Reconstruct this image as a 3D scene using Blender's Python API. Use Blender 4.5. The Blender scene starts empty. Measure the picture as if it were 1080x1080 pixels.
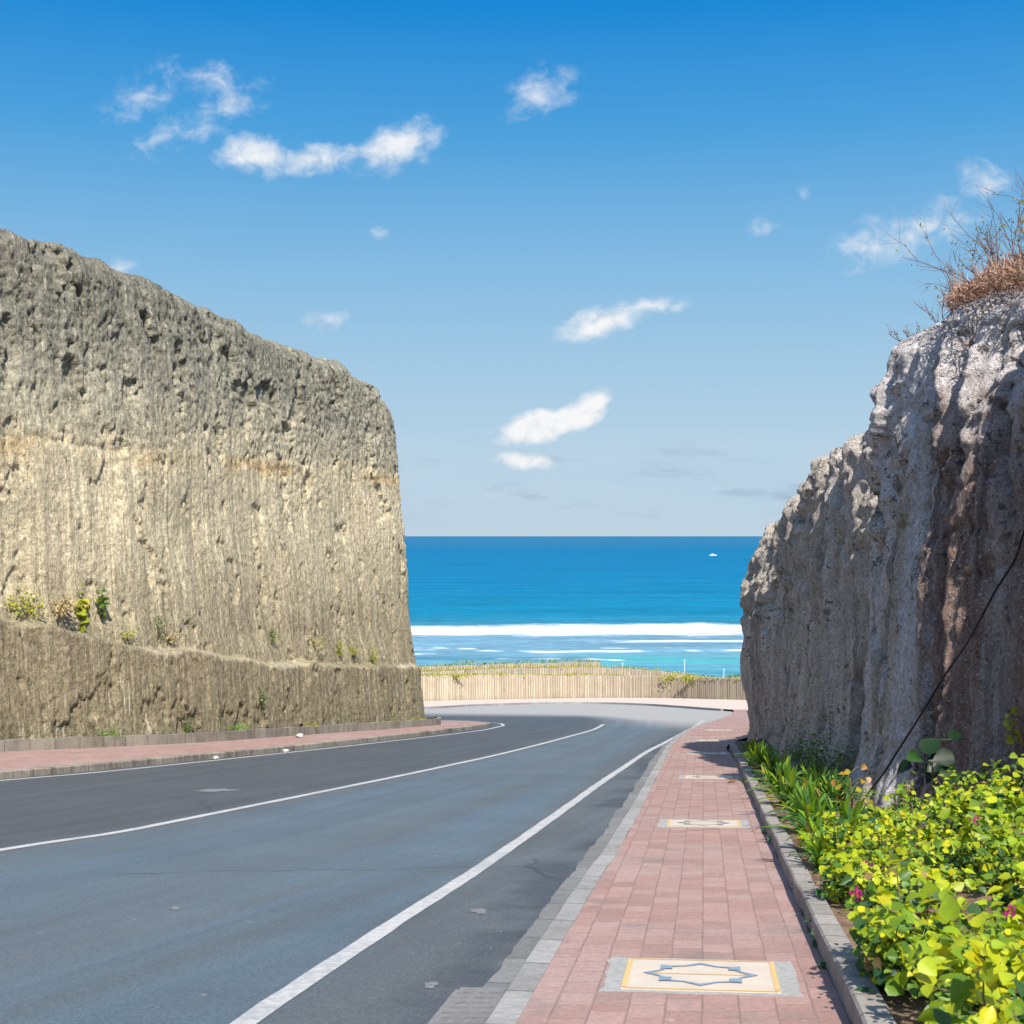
import bpy, math, random
import numpy as np
from mathutils import Vector

random.seed(7)
rng = np.random.default_rng(7)
S = bpy.context.scene
COL = S.collection
R = math.radians

# ---------------------------------------------------------------- camera, sky, sun, exposure
cd = bpy.data.cameras.new('camera')
cam = bpy.data.objects.new('camera', cd)
COL.objects.link(cam)
cam.location = (0, 0, 0)                 # eye level is z = 0; the sea lies 35 m below it
cam.rotation_euler = (R(90), 0, 0)
cd.sensor_fit = 'HORIZONTAL'
cd.sensor_width = 24.0
cd.lens = 33.33
cd.shift_y = 25 / 1080
cd.clip_start = 0.1
cd.clip_end = 200000
cd.dof.use_dof = True
cd.dof.focus_distance = 24
cd.dof.aperture_fstop = 5.0
S.camera = cam

SUN_EL, SUN_AZ = R(48), R(166)           # azimuth clockwise from +Y: behind the camera and a little to the right
sd = Vector((math.sin(SUN_AZ) * math.cos(SUN_EL), math.cos(SUN_AZ) * math.cos(SUN_EL), math.sin(SUN_EL)))
sl = bpy.data.lights.new('sun', 'SUN')
sl.energy = 3.95
sl.angle = R(0.55)
sl.color = (1.0, 0.945, 0.86)
so = bpy.data.objects.new('sun', sl)
COL.objects.link(so)
so.location = (40, -40, 60)
so.rotation_euler = sd.to_track_quat('Z', 'Y').to_euler()

S.view_settings.view_transform = 'Standard'
S.view_settings.look = 'None'
S.view_settings.gamma = 1
S.view_settings.exposure = 0.93
S.cycles.max_bounces = 6
S.cycles.diffuse_bounces = 3
S.cycles.transparent_max_bounces = 8
S.cycles.use_denoising = True
S.cycles.sample_clamp_indirect = 6


class NT:
    """small helper round a node tree"""
    def __init__(self, tree):
        self.t = tree
        self.n, self.l = tree.nodes, tree.links
        self.n.clear()

    def node(self, typ, ins=None, **kw):
        nd = self.n.new(typ)
        for k, v in kw.items():
            setattr(nd, k, v)
        for k, v in (ins or {}).items():
            self.put(nd.inputs[k], v)
        return nd

    def put(self, sock, v):
        if isinstance(v, bpy.types.NodeSocket):
            self.l.new(v, sock)
        elif hasattr(v, 'outputs'):
            self.l.new(v.outputs[0], sock)
        else:
            if isinstance(v, tuple) and len(v) == 3 and sock.type == 'RGBA':
                v = (*v, 1)
            sock.default_value = v

    def math(self, op, a, b=0.0, c=None, clamp=False):
        nd = self.n.new('ShaderNodeMath')
        nd.operation = op
        nd.use_clamp = clamp
        self.put(nd.inputs[0], a)
        self.put(nd.inputs[1], b)
        if c is not None:
            self.put(nd.inputs[2], c)
        return nd.outputs[0]

    def mix(self, f, a, b, mode='MIX'):
        nd = self.n.new('ShaderNodeMix')
        nd.data_type = 'RGBA'
        nd.blend_type = mode
        nd.clamp_factor = True
        self.put(nd.inputs[0], f)
        self.put(nd.inputs[6], a)
        self.put(nd.inputs[7], b)
        return nd.outputs[2]

    def ramp(self, f, stops, interp='LINEAR'):
        nd = self.n.new('ShaderNodeValToRGB')
        nd.color_ramp.interpolation = interp
        e = nd.color_ramp.elements
        while len(e) < len(stops):
            e.new(0.5)
        for i, (p, c) in enumerate(stops):
            e[i].position = p
            if not isinstance(c, tuple):
                c = (c, c, c)
            e[i].color = (*c, 1)
        self.put(nd.inputs[0], f)
        return nd.outputs[0]

    def step(self, v, lo, hi):
        nd = self.n.new('ShaderNodeMapRange')
        nd.interpolation_type = 'SMOOTHSTEP'
        self.put(nd.inputs[0], v)
        self.put(nd.inputs[1], lo)
        self.put(nd.inputs[2], hi)
        return nd.outputs[0]

    def scale(self, vec, s, loc=(0, 0, 0)):
        nd = self.n.new('ShaderNodeMapping')
        self.put(nd.inputs[0], vec)
        nd.inputs[1].default_value = loc
        nd.inputs[3].default_value = s
        return nd.outputs[0]

    def noise(self, vec, scale, detail=4, rough=0.55, dist=0.0):
        nd = self.n.new('ShaderNodeTexNoise')
        self.put(nd.inputs['Vector'], vec)
        nd.inputs['Scale'].default_value = scale
        nd.inputs['Detail'].default_value = detail
        nd.inputs['Roughness'].default_value = rough
        nd.inputs['Distortion'].default_value = dist
        return nd.outputs[0]

    def voronoi(self, vec, scale, feature='F1'):
        nd = self.n.new('ShaderNodeTexVoronoi')
        nd.feature = feature
        self.put(nd.inputs['Vector'], vec)
        nd.inputs['Scale'].default_value = scale
        return nd

    def bump(self, h, strength, dist, normal=None):
        nd = self.n.new('ShaderNodeBump')
        nd.inputs['Strength'].default_value = strength
        nd.inputs['Distance'].default_value = dist
        self.put(nd.inputs['Height'], h)
        if normal is not None:
            self.put(nd.inputs['Normal'], normal)
        return nd.outputs[0]


# ---- world: physical sky with drifting clouds
W = bpy.data.worlds.new('World')
S.world = W
W.use_nodes = True
w = NT(W.node_tree)
sky = w.node('ShaderNodeTexSky', sky_type='NISHITA', sun_disc=False, sun_elevation=SUN_EL, sun_rotation=SUN_AZ,
             altitude=0, air_density=1.0, dust_density=0.3, ozone_density=3.0)
tc = w.node('ShaderNodeTexCoord')
sx = w.node('ShaderNodeSeparateXYZ', {0: tc.outputs['Generated']})
yy = w.math('MAXIMUM', sx.outputs[1], 0.02)
cu = w.math('MULTIPLY', w.math('DIVIDE', sx.outputs[0], yy), 1500.0)
cv = w.math('MULTIPLY', w.math('DIVIDE', sx.outputs[2], yy), 1500.0)
cvec = w.node('ShaderNodeCombineXYZ', {0: cu, 1: cv}).outputs[0]
warp = w.node('ShaderNodeTexNoise', {'Vector': cvec, 'Scale': 0.03, 'Detail': 3.0, 'Roughness': 0.5})
wv = w.node('ShaderNodeVectorMath', {0: warp.outputs['Color'], 1: (0.5, 0.5, 0.5)}, operation='SUBTRACT')
wv = w.node('ShaderNodeVectorMath', {0: wv.outputs[0], 1: (26.0, 22.0, 0.0)}, operation='MULTIPLY')
cw = w.node('ShaderNodeVectorMath', {0: cvec, 1: wv.outputs[0]}, operation='ADD').outputs[0]
fine = w.noise(w.scale(cvec, (1, 1.25, 1)), 0.034, 7, 0.6, 0.4)
# direction (right, up) x1500, half-axes, tilt in degrees, thickness
CLOUDS = [(-392, 462, 66, 38, 35, .33), (-330, 482, 84, 32, -8, .38), (-300, 452, 70, 34, 28, .39), (-372, 420, 70, 28, 25, .34), (-330, 425, 70, 26, 15, .32),
          (-272, 402, 56, 30, -5, .80), (-205, 396, 78, 22, 0, .66), (-122, 410, 68, 34, 22, .74), (30, 466, 62, 36, 25, .48),
          (95, 226, 70, 24, 14, .86), (145, 240, 66, 14, 6, .60), (36, 118, 64, 20, 14, 1.6), (80, 135, 40, 18, 35, 1.35),
          (12, 79, 42, 13, 0, .95), (390, 312, 80, 40, 20, .50), (450, 332, 76, 36, 12, .45), (500, 376, 46, 36, 0, .44),
          (-420, 283, 40, 16, 10, .52), (-196, 226, 38, 18, 15, .42), (-140, 319, 18, 10, 0, .40), (268, 328, 26, 14, 0, .34), (308, 363, 20, 12, 0, .32)]
tot = None
for (cx, cy, rx, ry, rot, st) in CLOUDS:
    mp = w.node('ShaderNodeMapping', {0: cw}, vector_type='TEXTURE')
    mp.inputs[1].default_value = (cx, cy, 0)
    mp.inputs[2].default_value = (0, 0, R(rot))
    mp.inputs[3].default_value = (rx, ry, 1)
    ln = w.node('ShaderNodeVectorMath', {0: mp.outputs[0]}, operation='LENGTH')
    m = w.math('MULTIPLY', w.math('SUBTRACT', 1.0, ln.outputs['Value'], clamp=True), st * 1.55)
    tot = m if tot is None else w.math('MAXIMUM', tot, m)
dens = w.math('ADD', tot, w.math('MULTIPLY', w.math('SUBTRACT', fine, 0.5), 1.5))
dens = w.math('MULTIPLY', w.step(dens, 0.10, 1.30), w.step(tot, 0.0, 0.3))
thin = w.step(w.noise(w.scale(cvec, (0.35, 1.6, 1)), 0.022, 5, 0.6), 0.50, 0.72)
band = w.math('MULTIPLY', w.step(cv, 4.0, 45.0), w.math('SUBTRACT', 1.0, w.step(cv, 60.0, 120.0)))
pale = w.step(w.noise(w.scale(cvec, (0.22, 1.1, 1), (400, 30, 0)), 0.016, 5, 0.6), 0.40, 0.70)
pale = w.math('MULTIPLY', w.math('MULTIPLY', pale, band), 0.55)
thin = w.math('MULTIPLY', w.math('MULTIPLY', thin, band), 0.75)
front = w.step(sx.outputs[1], 0.05, 0.3)
SKY_K = 0.15
EXK = 1 / (SKY_K * 2 ** S.view_settings.exposure)
low = w.ramp(w.math('MULTIPLY', sx.outputs[2], 2.0), [(0.0, (.53, .655, .755)), (.03, (.50, .645, .765)), (.12, (.475, .645, .785)), (.22, (.385, .595, .775)), (.36, (.25, .505, .765)), (.54, (.078, .36, .72)), (.70, (.010, .245, .665)), (.80, (.008, .20, .60)), (1.0, (.008, .15, .50))])
low = w.mix(1.0, low, (EXK, EXK, EXK), 'MULTIPLY')
hsv = w.node('ShaderNodeMix', {0: w.step(sx.outputs[2], 0.34, 0.62), 6: low, 7: sky.outputs[0]}, data_type='RGBA')
hsv_out = hsv.outputs[2]
ck = 0.95 * EXK
c1 = w.mix(w.math('MULTIPLY', pale, front), hsv_out, (0.60 * EXK, 0.70 * EXK, 0.78 * EXK))
c1 = w.mix(w.math('MULTIPLY', thin, front), c1, (0.33 * EXK, 0.45 * EXK, 0.60 * EXK))
shade = w.step(fine, 0.22, 0.52)
ccol = w.mix(shade, (0.66 * EXK, 0.70 * EXK, 0.77 * EXK), (ck, ck, ck * 1.005))
c2 = w.mix(w.math('MULTIPLY', dens, w.math('MULTIPLY', front, 0.96)), c1, ccol)
bg = w.node('ShaderNodeBackground', {'Color': c2, 'Strength': SKY_K})
w.node('ShaderNodeOutputWorld', {'Surface': bg})


# ---------------------------------------------------------------- helpers
def G(Y):
    """height of the road: it runs downhill to the sea and eases off in the bend"""
    Y = np.asarray(Y, float)
    return -(1.82 + 0.106 * Y) + 1.28e-4 * np.maximum(0, Y - 60) ** 2


def tag(o, label=None, cat=None, group=None, kind=None):
    if label: o['label'] = label
    if cat: o['category'] = cat
    if group: o['group'] = group
    if kind: o['kind'] = kind
    return o


def empty(name, loc):
    o = bpy.data.objects.new(name, None)
    COL.objects.link(o)
    o.location = loc
    o.empty_display_size = 0.2
    return o


def mesh_obj(name, verts, faces, mat, parent=None, uv=None, col=None, attr=None, smooth=False):
    V = np.asarray(verts, float).reshape(-1, 3)
    if parent is not None:
        V = V - np.array(parent.location)[None]
    me = bpy.data.meshes.new(name)
    if isinstance(faces, np.ndarray) and faces.ndim == 2:
        k = faces.shape[1]
        me.vertices.add(len(V))
        me.vertices.foreach_set('co', V.astype(np.float32).ravel())
        me.loops.add(faces.size)
        me.loops.foreach_set('vertex_index', faces.astype(np.int32).ravel())
        me.polygons.add(len(faces))
        me.polygons.foreach_set('loop_start', (np.arange(len(faces)) * k).astype(np.int32))
        me.update(calc_edges=True)
    else:
        me.from_pydata([tuple(v) for v in V], [], [tuple(int(i) for i in f) for f in faces])
    me.validate()
    n = len(me.loops)
    li = np.empty(n, np.int32)
    me.loops.foreach_get('vertex_index', li)
    if uv is not None:
        ul = me.uv_layers.new(name='UVMap')
        ul.data.foreach_set('uv', np.asarray(uv, np.float32)[li].ravel())
    if col is not None:
        c = np.ones((len(V), 4), np.float32)
        c[:, :3] = col
        me.color_attributes.new('Col', 'FLOAT_COLOR', 'POINT').data.foreach_set('color', c.ravel())
    for k, a in (attr or {}).items():
        me.attributes.new(k, 'FLOAT', 'POINT').data.foreach_set('value', np.asarray(a, np.float32).ravel())
    if smooth:
        me.polygons.foreach_set('use_smooth', np.ones(len(me.polygons), bool))
    me.materials.append(mat)
    o = bpy.data.objects.new(name, me)
    COL.objects.link(o)
    if parent is not None:
        o.parent = parent
    return o


def grid_faces(n, m, closed_u=False):
    """n columns, m rows per column, index i*m+j"""
    i = np.arange(n if closed_u else n - 1)
    j = np.arange(m - 1)
    I, J = np.meshgrid(i, j, indexing='ij')
    a = (I * m + J).ravel()
    b = (((I + 1) % n) * m + J).ravel()
    return np.stack([a, b, b + 1, a + 1], 1)


_p = np.random.default_rng(3).permutation(256)
PERM = np.concatenate([_p, _p, _p])
_g = np.random.default_rng(5).normal(size=(256, 3))
GRAD = _g / np.linalg.norm(_g, axis=1, keepdims=True)


def pn(x, y, z=0.0):
    x, y, z = np.broadcast_arrays(np.asarray(x, float), np.asarray(y, float), np.asarray(z, float))
    xi, yi, zi = np.floor(x).astype(int), np.floor(y).astype(int), np.floor(z).astype(int)
    xf, yf, zf = x - xi, y - yi, z - zi
    f = lambda t: t * t * t * (t * (t * 6 - 15) + 10)
    u, v, q = f(xf), f(yf), f(zf)
    r = 0
    for dx in (0, 1):
        for dy in (0, 1):
            for dz in (0, 1):
                h = PERM[PERM[PERM[(xi + dx) & 255] + ((yi + dy) & 255)] + ((zi + dz) & 255)]
                g = GRAD[h]
                d = g[..., 0] * (xf - dx) + g[..., 1] * (yf - dy) + g[..., 2] * (zf - dz)
                r = r + d * (u if dx else 1 - u) * (v if dy else 1 - v) * (q if dz else 1 - q)
    return r * 1.5


def fbm(x, y, z=0.0, o=4, g=0.5):
    a, s, r = 1.0, 1.0, 0
    for k in range(o):
        r = r + a * pn(np.asarray(x) * s + 17.3 * k, np.asarray(y) * s + 5.1 * k, np.asarray(z) * s + 9.7 * k)
        a *= g
        s *= 2.03
    return r


def cells(x, y, seed=0):
    """broken-block pattern: a random value per cell and the distance to the cell's edge"""
    x, y = np.broadcast_arrays(np.asarray(x, float), np.asarray(y, float))
    xi, yi = np.floor(x).astype(int), np.floor(y).astype(int)
    d1, d2, val = np.full(x.shape, 9.0), np.full(x.shape, 9.0), np.zeros(x.shape)
    for i in (-1, 0, 1):
        for j in (-1, 0, 1):
            h = PERM[PERM[(xi + i + seed) & 255] + ((yi + j) & 255)]
            px, py = xi + i + .5 + GRAD[h, 0] * .45, yi + j + .5 + GRAD[h, 1] * .45
            d = np.hypot(px - x, py - y)
            near = d < d1
            d2 = np.where(near, d1, np.minimum(d2, d))
            val = np.where(near, GRAD[h, 2], val)
            d1 = np.where(near, d, d1)
    return val, d2 - d1


def curve(pts, step=0.5, smooth=True):
    """resampled path (Catmull-Rom)"""
    P = np.asarray(pts, float)
    if smooth:
        Q = np.vstack([2 * P[0] - P[1], P, 2 * P[-1] - P[-2]])
        out = []
        for i in range(1, len(Q) - 2):
            p0, p1, p2, p3 = Q[i - 1], Q[i], Q[i + 1], Q[i + 2]
            k = max(2, int(np.linalg.norm(p2 - p1) / step * 2))
            t = np.linspace(0, 1, k, endpoint=False)[:, None]
            out.append(0.5 * ((2 * p1) + (p2 - p0) * t + (2 * p0 - 5 * p1 + 4 * p2 - p3) * t ** 2 + (-p0 + 3 * p1 - 3 * p2 + p3) * t ** 3))
        P = np.vstack(out + [P[-1:]])
    L = np.concatenate([[0], np.cumsum(np.linalg.norm(np.diff(P, axis=0), axis=1))])
    n = max(2, int(L[-1] / step) + 1)
    s = np.linspace(0, L[-1], n)
    return np.stack([np.interp(s, L, P[:, k]) for k in range(P.shape[1])], 1), s


def normals2(P):
    T = np.gradient(P, axis=0)
    T /= np.linalg.norm(T, axis=1, keepdims=True)
    return np.stack([T[:, 1], -T[:, 0]], 1)     # to the right of the direction of travel


def sweep(name, pts, prof, mat, zf=G, parent=None, step=0.5, smooth=True, jitter=0.0, zj=0.0):
    """closed profile [(right offset, height)] pushed along a path that follows the ground zf(Y)"""
    P, s = curve(pts, step, smooth)
    N = normals2(P)
    m = len(prof)
    per = np.concatenate([[0], np.cumsum([math.dist(prof[i], prof[(i + 1) % m]) for i in range(m)])])
    V, U = [], []
    jn = fbm(s * 0.8, 3.3, 0, 3) * jitter
    zn = fbm(s * 0.9, 8.3, 0, 3) * zj
    for j, (o, h) in enumerate(prof + [prof[0]]):
        xy = P + N * (o + jn)[:, None]
        V.append(np.column_stack([xy, zf(P[:, 1]) + h + (zn if h > 0.05 else 0)]))
        U.append(np.column_stack([s, np.full_like(s, per[j])]))
    V = np.stack(V, 1).reshape(-1, 3)
    U = np.stack(U, 1).reshape(-1, 2)
    F = grid_faces(len(P), m + 1)[:, ::-1]
    caps = [list(range(m))[::1], [(len(P) - 1) * (m + 1) + j for j in range(m)][::-1]]
    return mesh_obj(name, V, [list(f) for f in F] + caps, mat, parent, uv=U)


def ribbon(name, A, B, mat, zf, h, parent=None, n=None, across=6, uvf=None):
    """sheet between two paths with equal parameter"""
    n = n or 200
    def rs(P):
        Q, s = curve(P, 0.25)
        t = np.linspace(0, len(Q) - 1, n)
        return np.stack([np.interp(t, np.arange(len(Q)), Q[:, k]) for k in (0, 1)], 1)
    a, b = rs(A), rs(B)
    t = np.linspace(0, 1, across)
    XY = a[:, None] * (1 - t)[None, :, None] + b[:, None] * t[None, :, None]
    Z = zf(XY[..., 1]) + h
    V = np.concatenate([XY, Z[..., None]], 2).reshape(-1, 3)
    uv = np.stack([XY[..., 0] - 0.135 * XY[..., 1], XY[..., 1] * 1.012], -1).reshape(-1, 2)
    return mesh_obj(name, V, grid_faces(n, across)[:, ::-1], mat, parent, uv=uv)


def line_strip(name, pts, width, mat, h, parent, step=0.4, wob=0.012, seed=0.0):
    P, s = curve(pts, step)
    N = normals2(P)
    L = P + N * (width / 2 + fbm(s * 1.7, 1.1 + seed, 0, 3) * wob)[:, None]
    Rr = P - N * (width / 2 + fbm(s * 1.7, 7.7 + seed, 0, 3) * wob)[:, None]
    V = np.stack([np.column_stack([L, G(L[:, 1]) + h]), np.column_stack([Rr, G(Rr[:, 1]) + h])], 1).reshape(-1, 3)
    U = np.stack([np.column_stack([s, s * 0]), np.column_stack([s, s * 0 + 1])], 1).reshape(-1, 2)
    return mesh_obj(name, V, grid_faces(len(P), 2), mat, parent, uv=U)


def tube(paths, sides=6):
    """paths: list of (points Nx3, radii N) -> verts, quads"""
    Vs, Fs, off = [], [], 0
    for P, r in paths:
        P = np.asarray(P, float)
        r = np.broadcast_to(np.asarray(r, float), (len(P),))
        T = np.gradient(P, axis=0)
        T /= np.linalg.norm(T, axis=1, keepdims=True) + 1e-9
        ref = np.where(np.abs(T[:, 2:3]) > 0.9, np.array([[1.0, 0, 0]]), np.array([[0, 0, 1.0]]))
        A = np.cross(T, ref)
        A /= np.linalg.norm(A, axis=1, keepdims=True) + 1e-9
        B = np.cross(T, A)
        th = np.linspace(0, 2 * np.pi, sides, endpoint=False)
        ring = P[:, None] + r[:, None, None] * (A[:, None] * np.cos(th)[None, :, None] + B[:, None] * np.sin(th)[None, :, None])
        Vs.append(ring.reshape(-1, 3))
        n = len(P)
        I, J = np.meshgrid(np.arange(n - 1), np.arange(sides), indexing='ij')
        a = (I * sides + J).ravel()
        b = (I * sides + (J + 1) % sides).ravel()
        Fs.append(np.stack([a, b, b + sides, a + sides], 1) + off)
        off += n * sides
    return np.vstack(Vs), np.vstack(Fs)


def box(x0, x1, y0, y1, z0, z1):
    V = [(x, y, z) for z in (z0, z1) for y in (y0, y1) for x in (x0, x1)]
    F = [(0, 2, 3, 1), (4, 5, 7, 6), (0, 1, 5, 4), (2, 6, 7, 3), (0, 4, 6, 2), (1, 3, 7, 5)]
    return V, F


def merge(parts):
    V, F = [], []
    for v, f in parts:
        o = len(V)
        V += [tuple(q) for q in v]
        F += [tuple(i + o for i in q) for q in f]
    return V, F


# ---------------------------------------------------------------- materials
def new_mat(name):
    m = bpy.data.materials.new(name)
    m.use_nodes = True
    return m, NT(m.node_tree)


def finish(n, base, rough=0.8, normal=None, spec=0.3, sss=None):
    b = n.node('ShaderNodeBsdfPrincipled', {'Base Color': base, 'Roughness': rough, 'Specular IOR Level': spec})
    if normal is not None:
        n.put(b.inputs['Normal'], normal)
    n.node('ShaderNodeOutputMaterial', {'Surface': b})
    return b


def plain(name, c, rough=0.7, var=0.25, sc=4.0, spec=0.3, bump=0.0):
    m, n = new_mat(name)
    tcn = n.node('ShaderNodeTexCoord').outputs['Object']
    f = n.noise(tcn, sc, 6, 0.6)
    base = n.mix(f, tuple(x * (1 - var) for x in c), tuple(min(1, x * (1 + var)) for x in c))
    finish(n, base, rough, n.bump(f, bump, 0.05) if bump else None, spec)
    return m


def leaf_mat(name, trans=0.4, rough=0.42, tint=(1.25, 1.2, 0.5)):
    m, n = new_mat(name)
    a = n.node('ShaderNodeAttribute', attribute_name='Col').outputs['Color']
    t = n.noise(n.node('ShaderNodeTexCoord').outputs['Object'], 38, 3, 0.6)
    a = n.mix(0.35, a, n.mix(t, (0.35, 0.35, 0.35), (1.45, 1.45, 1.45)), 'MULTIPLY')
    b = n.node('ShaderNodeBsdfPrincipled', {'Base Color': a, 'Roughness': rough, 'Specular IOR Level': 0.35})
    tr = n.node('ShaderNodeBsdfTranslucent', {'Color': n.mix(1.0, a, tint, 'MULTIPLY')})
    mx = n.node('ShaderNodeMixShader', {0: trans, 1: b, 2: tr})
    n.node('ShaderNodeOutputMaterial', {'Surface': mx})
    return m


def rock_left():
    m, n = new_mat('weathered_limestone')
    tcn = n.node('ShaderNodeTexCoord')
    ob, uv = tcn.outputs['Object'], tcn.outputs['UV']
    tt = n.node('ShaderNodeAttribute', attribute_name='tt').outputs['Fac']
    big = n.noise(uv, 0.22, 4, 0.55)
    zz = n.node('ShaderNodeSeparateXYZ', {0: ob}).outputs[2]
    q = n.math('DIVIDE', n.math('ADD', zz, 6.0), 15.0)             # the beds lie level, so colour follows height above the sea
    pos = n.math('ADD', q, n.math('MULTIPLY', n.math('SUBTRACT', big, 0.5), 0.20))
    base = n.ramp(pos, [(0.0, (.30, .255, .165)), (.18, (.36, .305, .205)), (.30, (.46, .395, .270)), (.42, (.56, .485, .340)),
                        (.56, (.55, .475, .335)), (.63, (.40, .365, .275)), (.71, (.305, .288, .232)), (.84, (.235, .228, .186)), (1.0, (.19, .184, .154))])
    dband = n.math('ABSOLUTE', n.math('SUBTRACT', n.math('ADD', q, n.math('MULTIPLY', n.math('SUBTRACT', n.noise(uv, .5, 6, .65), .5), .07)), 0.565))
    base2 = n.mix(n.step(dband, 0.034, 0.0), base, (.50, .36, .18))
    base = n.mix(n.math('MULTIPLY', n.step(n.noise(n.scale(uv, (.25, .6, 1)), 1.0, 4), .34, .60), 0.75), base, base2)
    aux = n.node('ShaderNodeAttribute', attribute_name='aux').outputs['Fac']
    base = n.mix(n.math('MULTIPLY', n.step(n.math('ADD', aux, n.math('MULTIPLY', n.math('SUBTRACT', big, .5), 1.2)), .25, -.25), .72), base, (.245, .208, .135))
    lip = n.math('MULTIPLY', n.math('SUBTRACT', 1.0, n.step(n.math('ABSOLUTE', n.math('ADD', aux, n.math('MULTIPLY', n.math('SUBTRACT', n.noise(uv, 2.0, 5, .7), .5), .5))), .02, .22)), n.step(n.noise(n.scale(uv, (.35, .1, 1)), 1.0, 4), .40, .58))
    base = n.mix(n.math('MULTIPLY', lip, .50), base, (.58, .50, .37))
    st1 = n.noise(n.scale(uv, (1.6, .10, 1)), 1.0, 5, 0.6, 0.3)
    st2 = n.noise(n.scale(uv, (6.0, .32, 1)), 1.0, 5, 0.62, 0.4)
    st3 = n.noise(n.scale(uv, (15.0, .9, 1)), 1.0, 4, 0.6, 0.3)
    fine = n.noise(ob, 5.0, 9, 0.68)
    blot = n.noise(uv, 0.75, 6, 0.65)
    k = n.math('ADD', n.math('MULTIPLY', st1, .55), n.math('ADD', n.math('MULTIPLY', st2, .75), n.math('MULTIPLY', st3, .40)))
    k = n.math('ADD', k, n.math('ADD', n.math('MULTIPLY', fine, .75), n.math('MULTIPLY', blot, .45)))
    shade = n.ramp(n.math('MULTIPLY', k, 0.345), [(.32, .34), (.41, .60), (.50, 1.0), (.58, 1.34), (.66, 1.62)])
    base = n.mix(1.0, base, shade, 'MULTIPLY')
    gr = n.noise(n.scale(ob, (1, 1, .55)), 13.0, 7, .75)
    base = n.mix(1.0, base, n.ramp(gr, [(.30, .42), (.42, .80), (.52, 1.05), (.70, 1.75)]), 'MULTIPLY')
    base = n.mix(1.0, base, (1.0, .975, .905), 'MULTIPLY')
    crev = n.noise(n.scale(uv, (7.5, 1.1, 1)), 1.0, 6, .72)
    base = n.mix(n.math('MULTIPLY', n.step(crev, .60, .68), .70), base, (.075, .066, .048))
    # dark damp streaks and pale scraped chalk
    base = n.mix(n.math('MULTIPLY', n.step(st1, .56, .74), .55), base, (.11, .10, .075))
    chalk = n.math('MULTIPLY', n.step(st2, .58, .72), n.math('MULTIPLY', n.step(tt, .20, .40), n.math('SUBTRACT', 1.0, n.step(tt, .72, .9))))
    base = n.mix(n.math('MULTIPLY', chalk, .40), base, (.62, .545, .385))
    scr = n.noise(n.scale(uv, (11.0, .75, 1)), 1.0, 3, .55, .15)
    zone = n.step(n.noise(uv, .28, 4, .6), .40, .60)
    base = n.mix(n.math('MULTIPLY', n.math('MULTIPLY', n.step(scr, .60, .66), zone), .60), base, (.70, .63, .48))
    pits = n.noise(n.scale(ob, (1, 1, .7)), 2.6, 6, 0.7)
    base = n.mix(n.math('MULTIPLY', n.step(pits, .60, .70), n.math('MULTIPLY', n.step(n.math('ADD', tt, blot), .7, 1.35), .75)), base, (.055, .052, .045))  # shade of the pits put into the colour as dark spots
    hgt = n.math('ADD', n.math('MULTIPLY', st2, .8), n.math('ADD', n.math('MULTIPLY', st3, .5), n.math('MULTIPLY', fine, 1.1)))
    hgt = n.math('SUBTRACT', hgt, n.math('MULTIPLY', n.step(pits, .56, .72), .5))
    finish(n, base, 0.95, n.bump(n.math('ADD', hgt, n.math('MULTIPLY', gr, .5)), 1.0, 0.11), 0.15)
    return m


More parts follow.
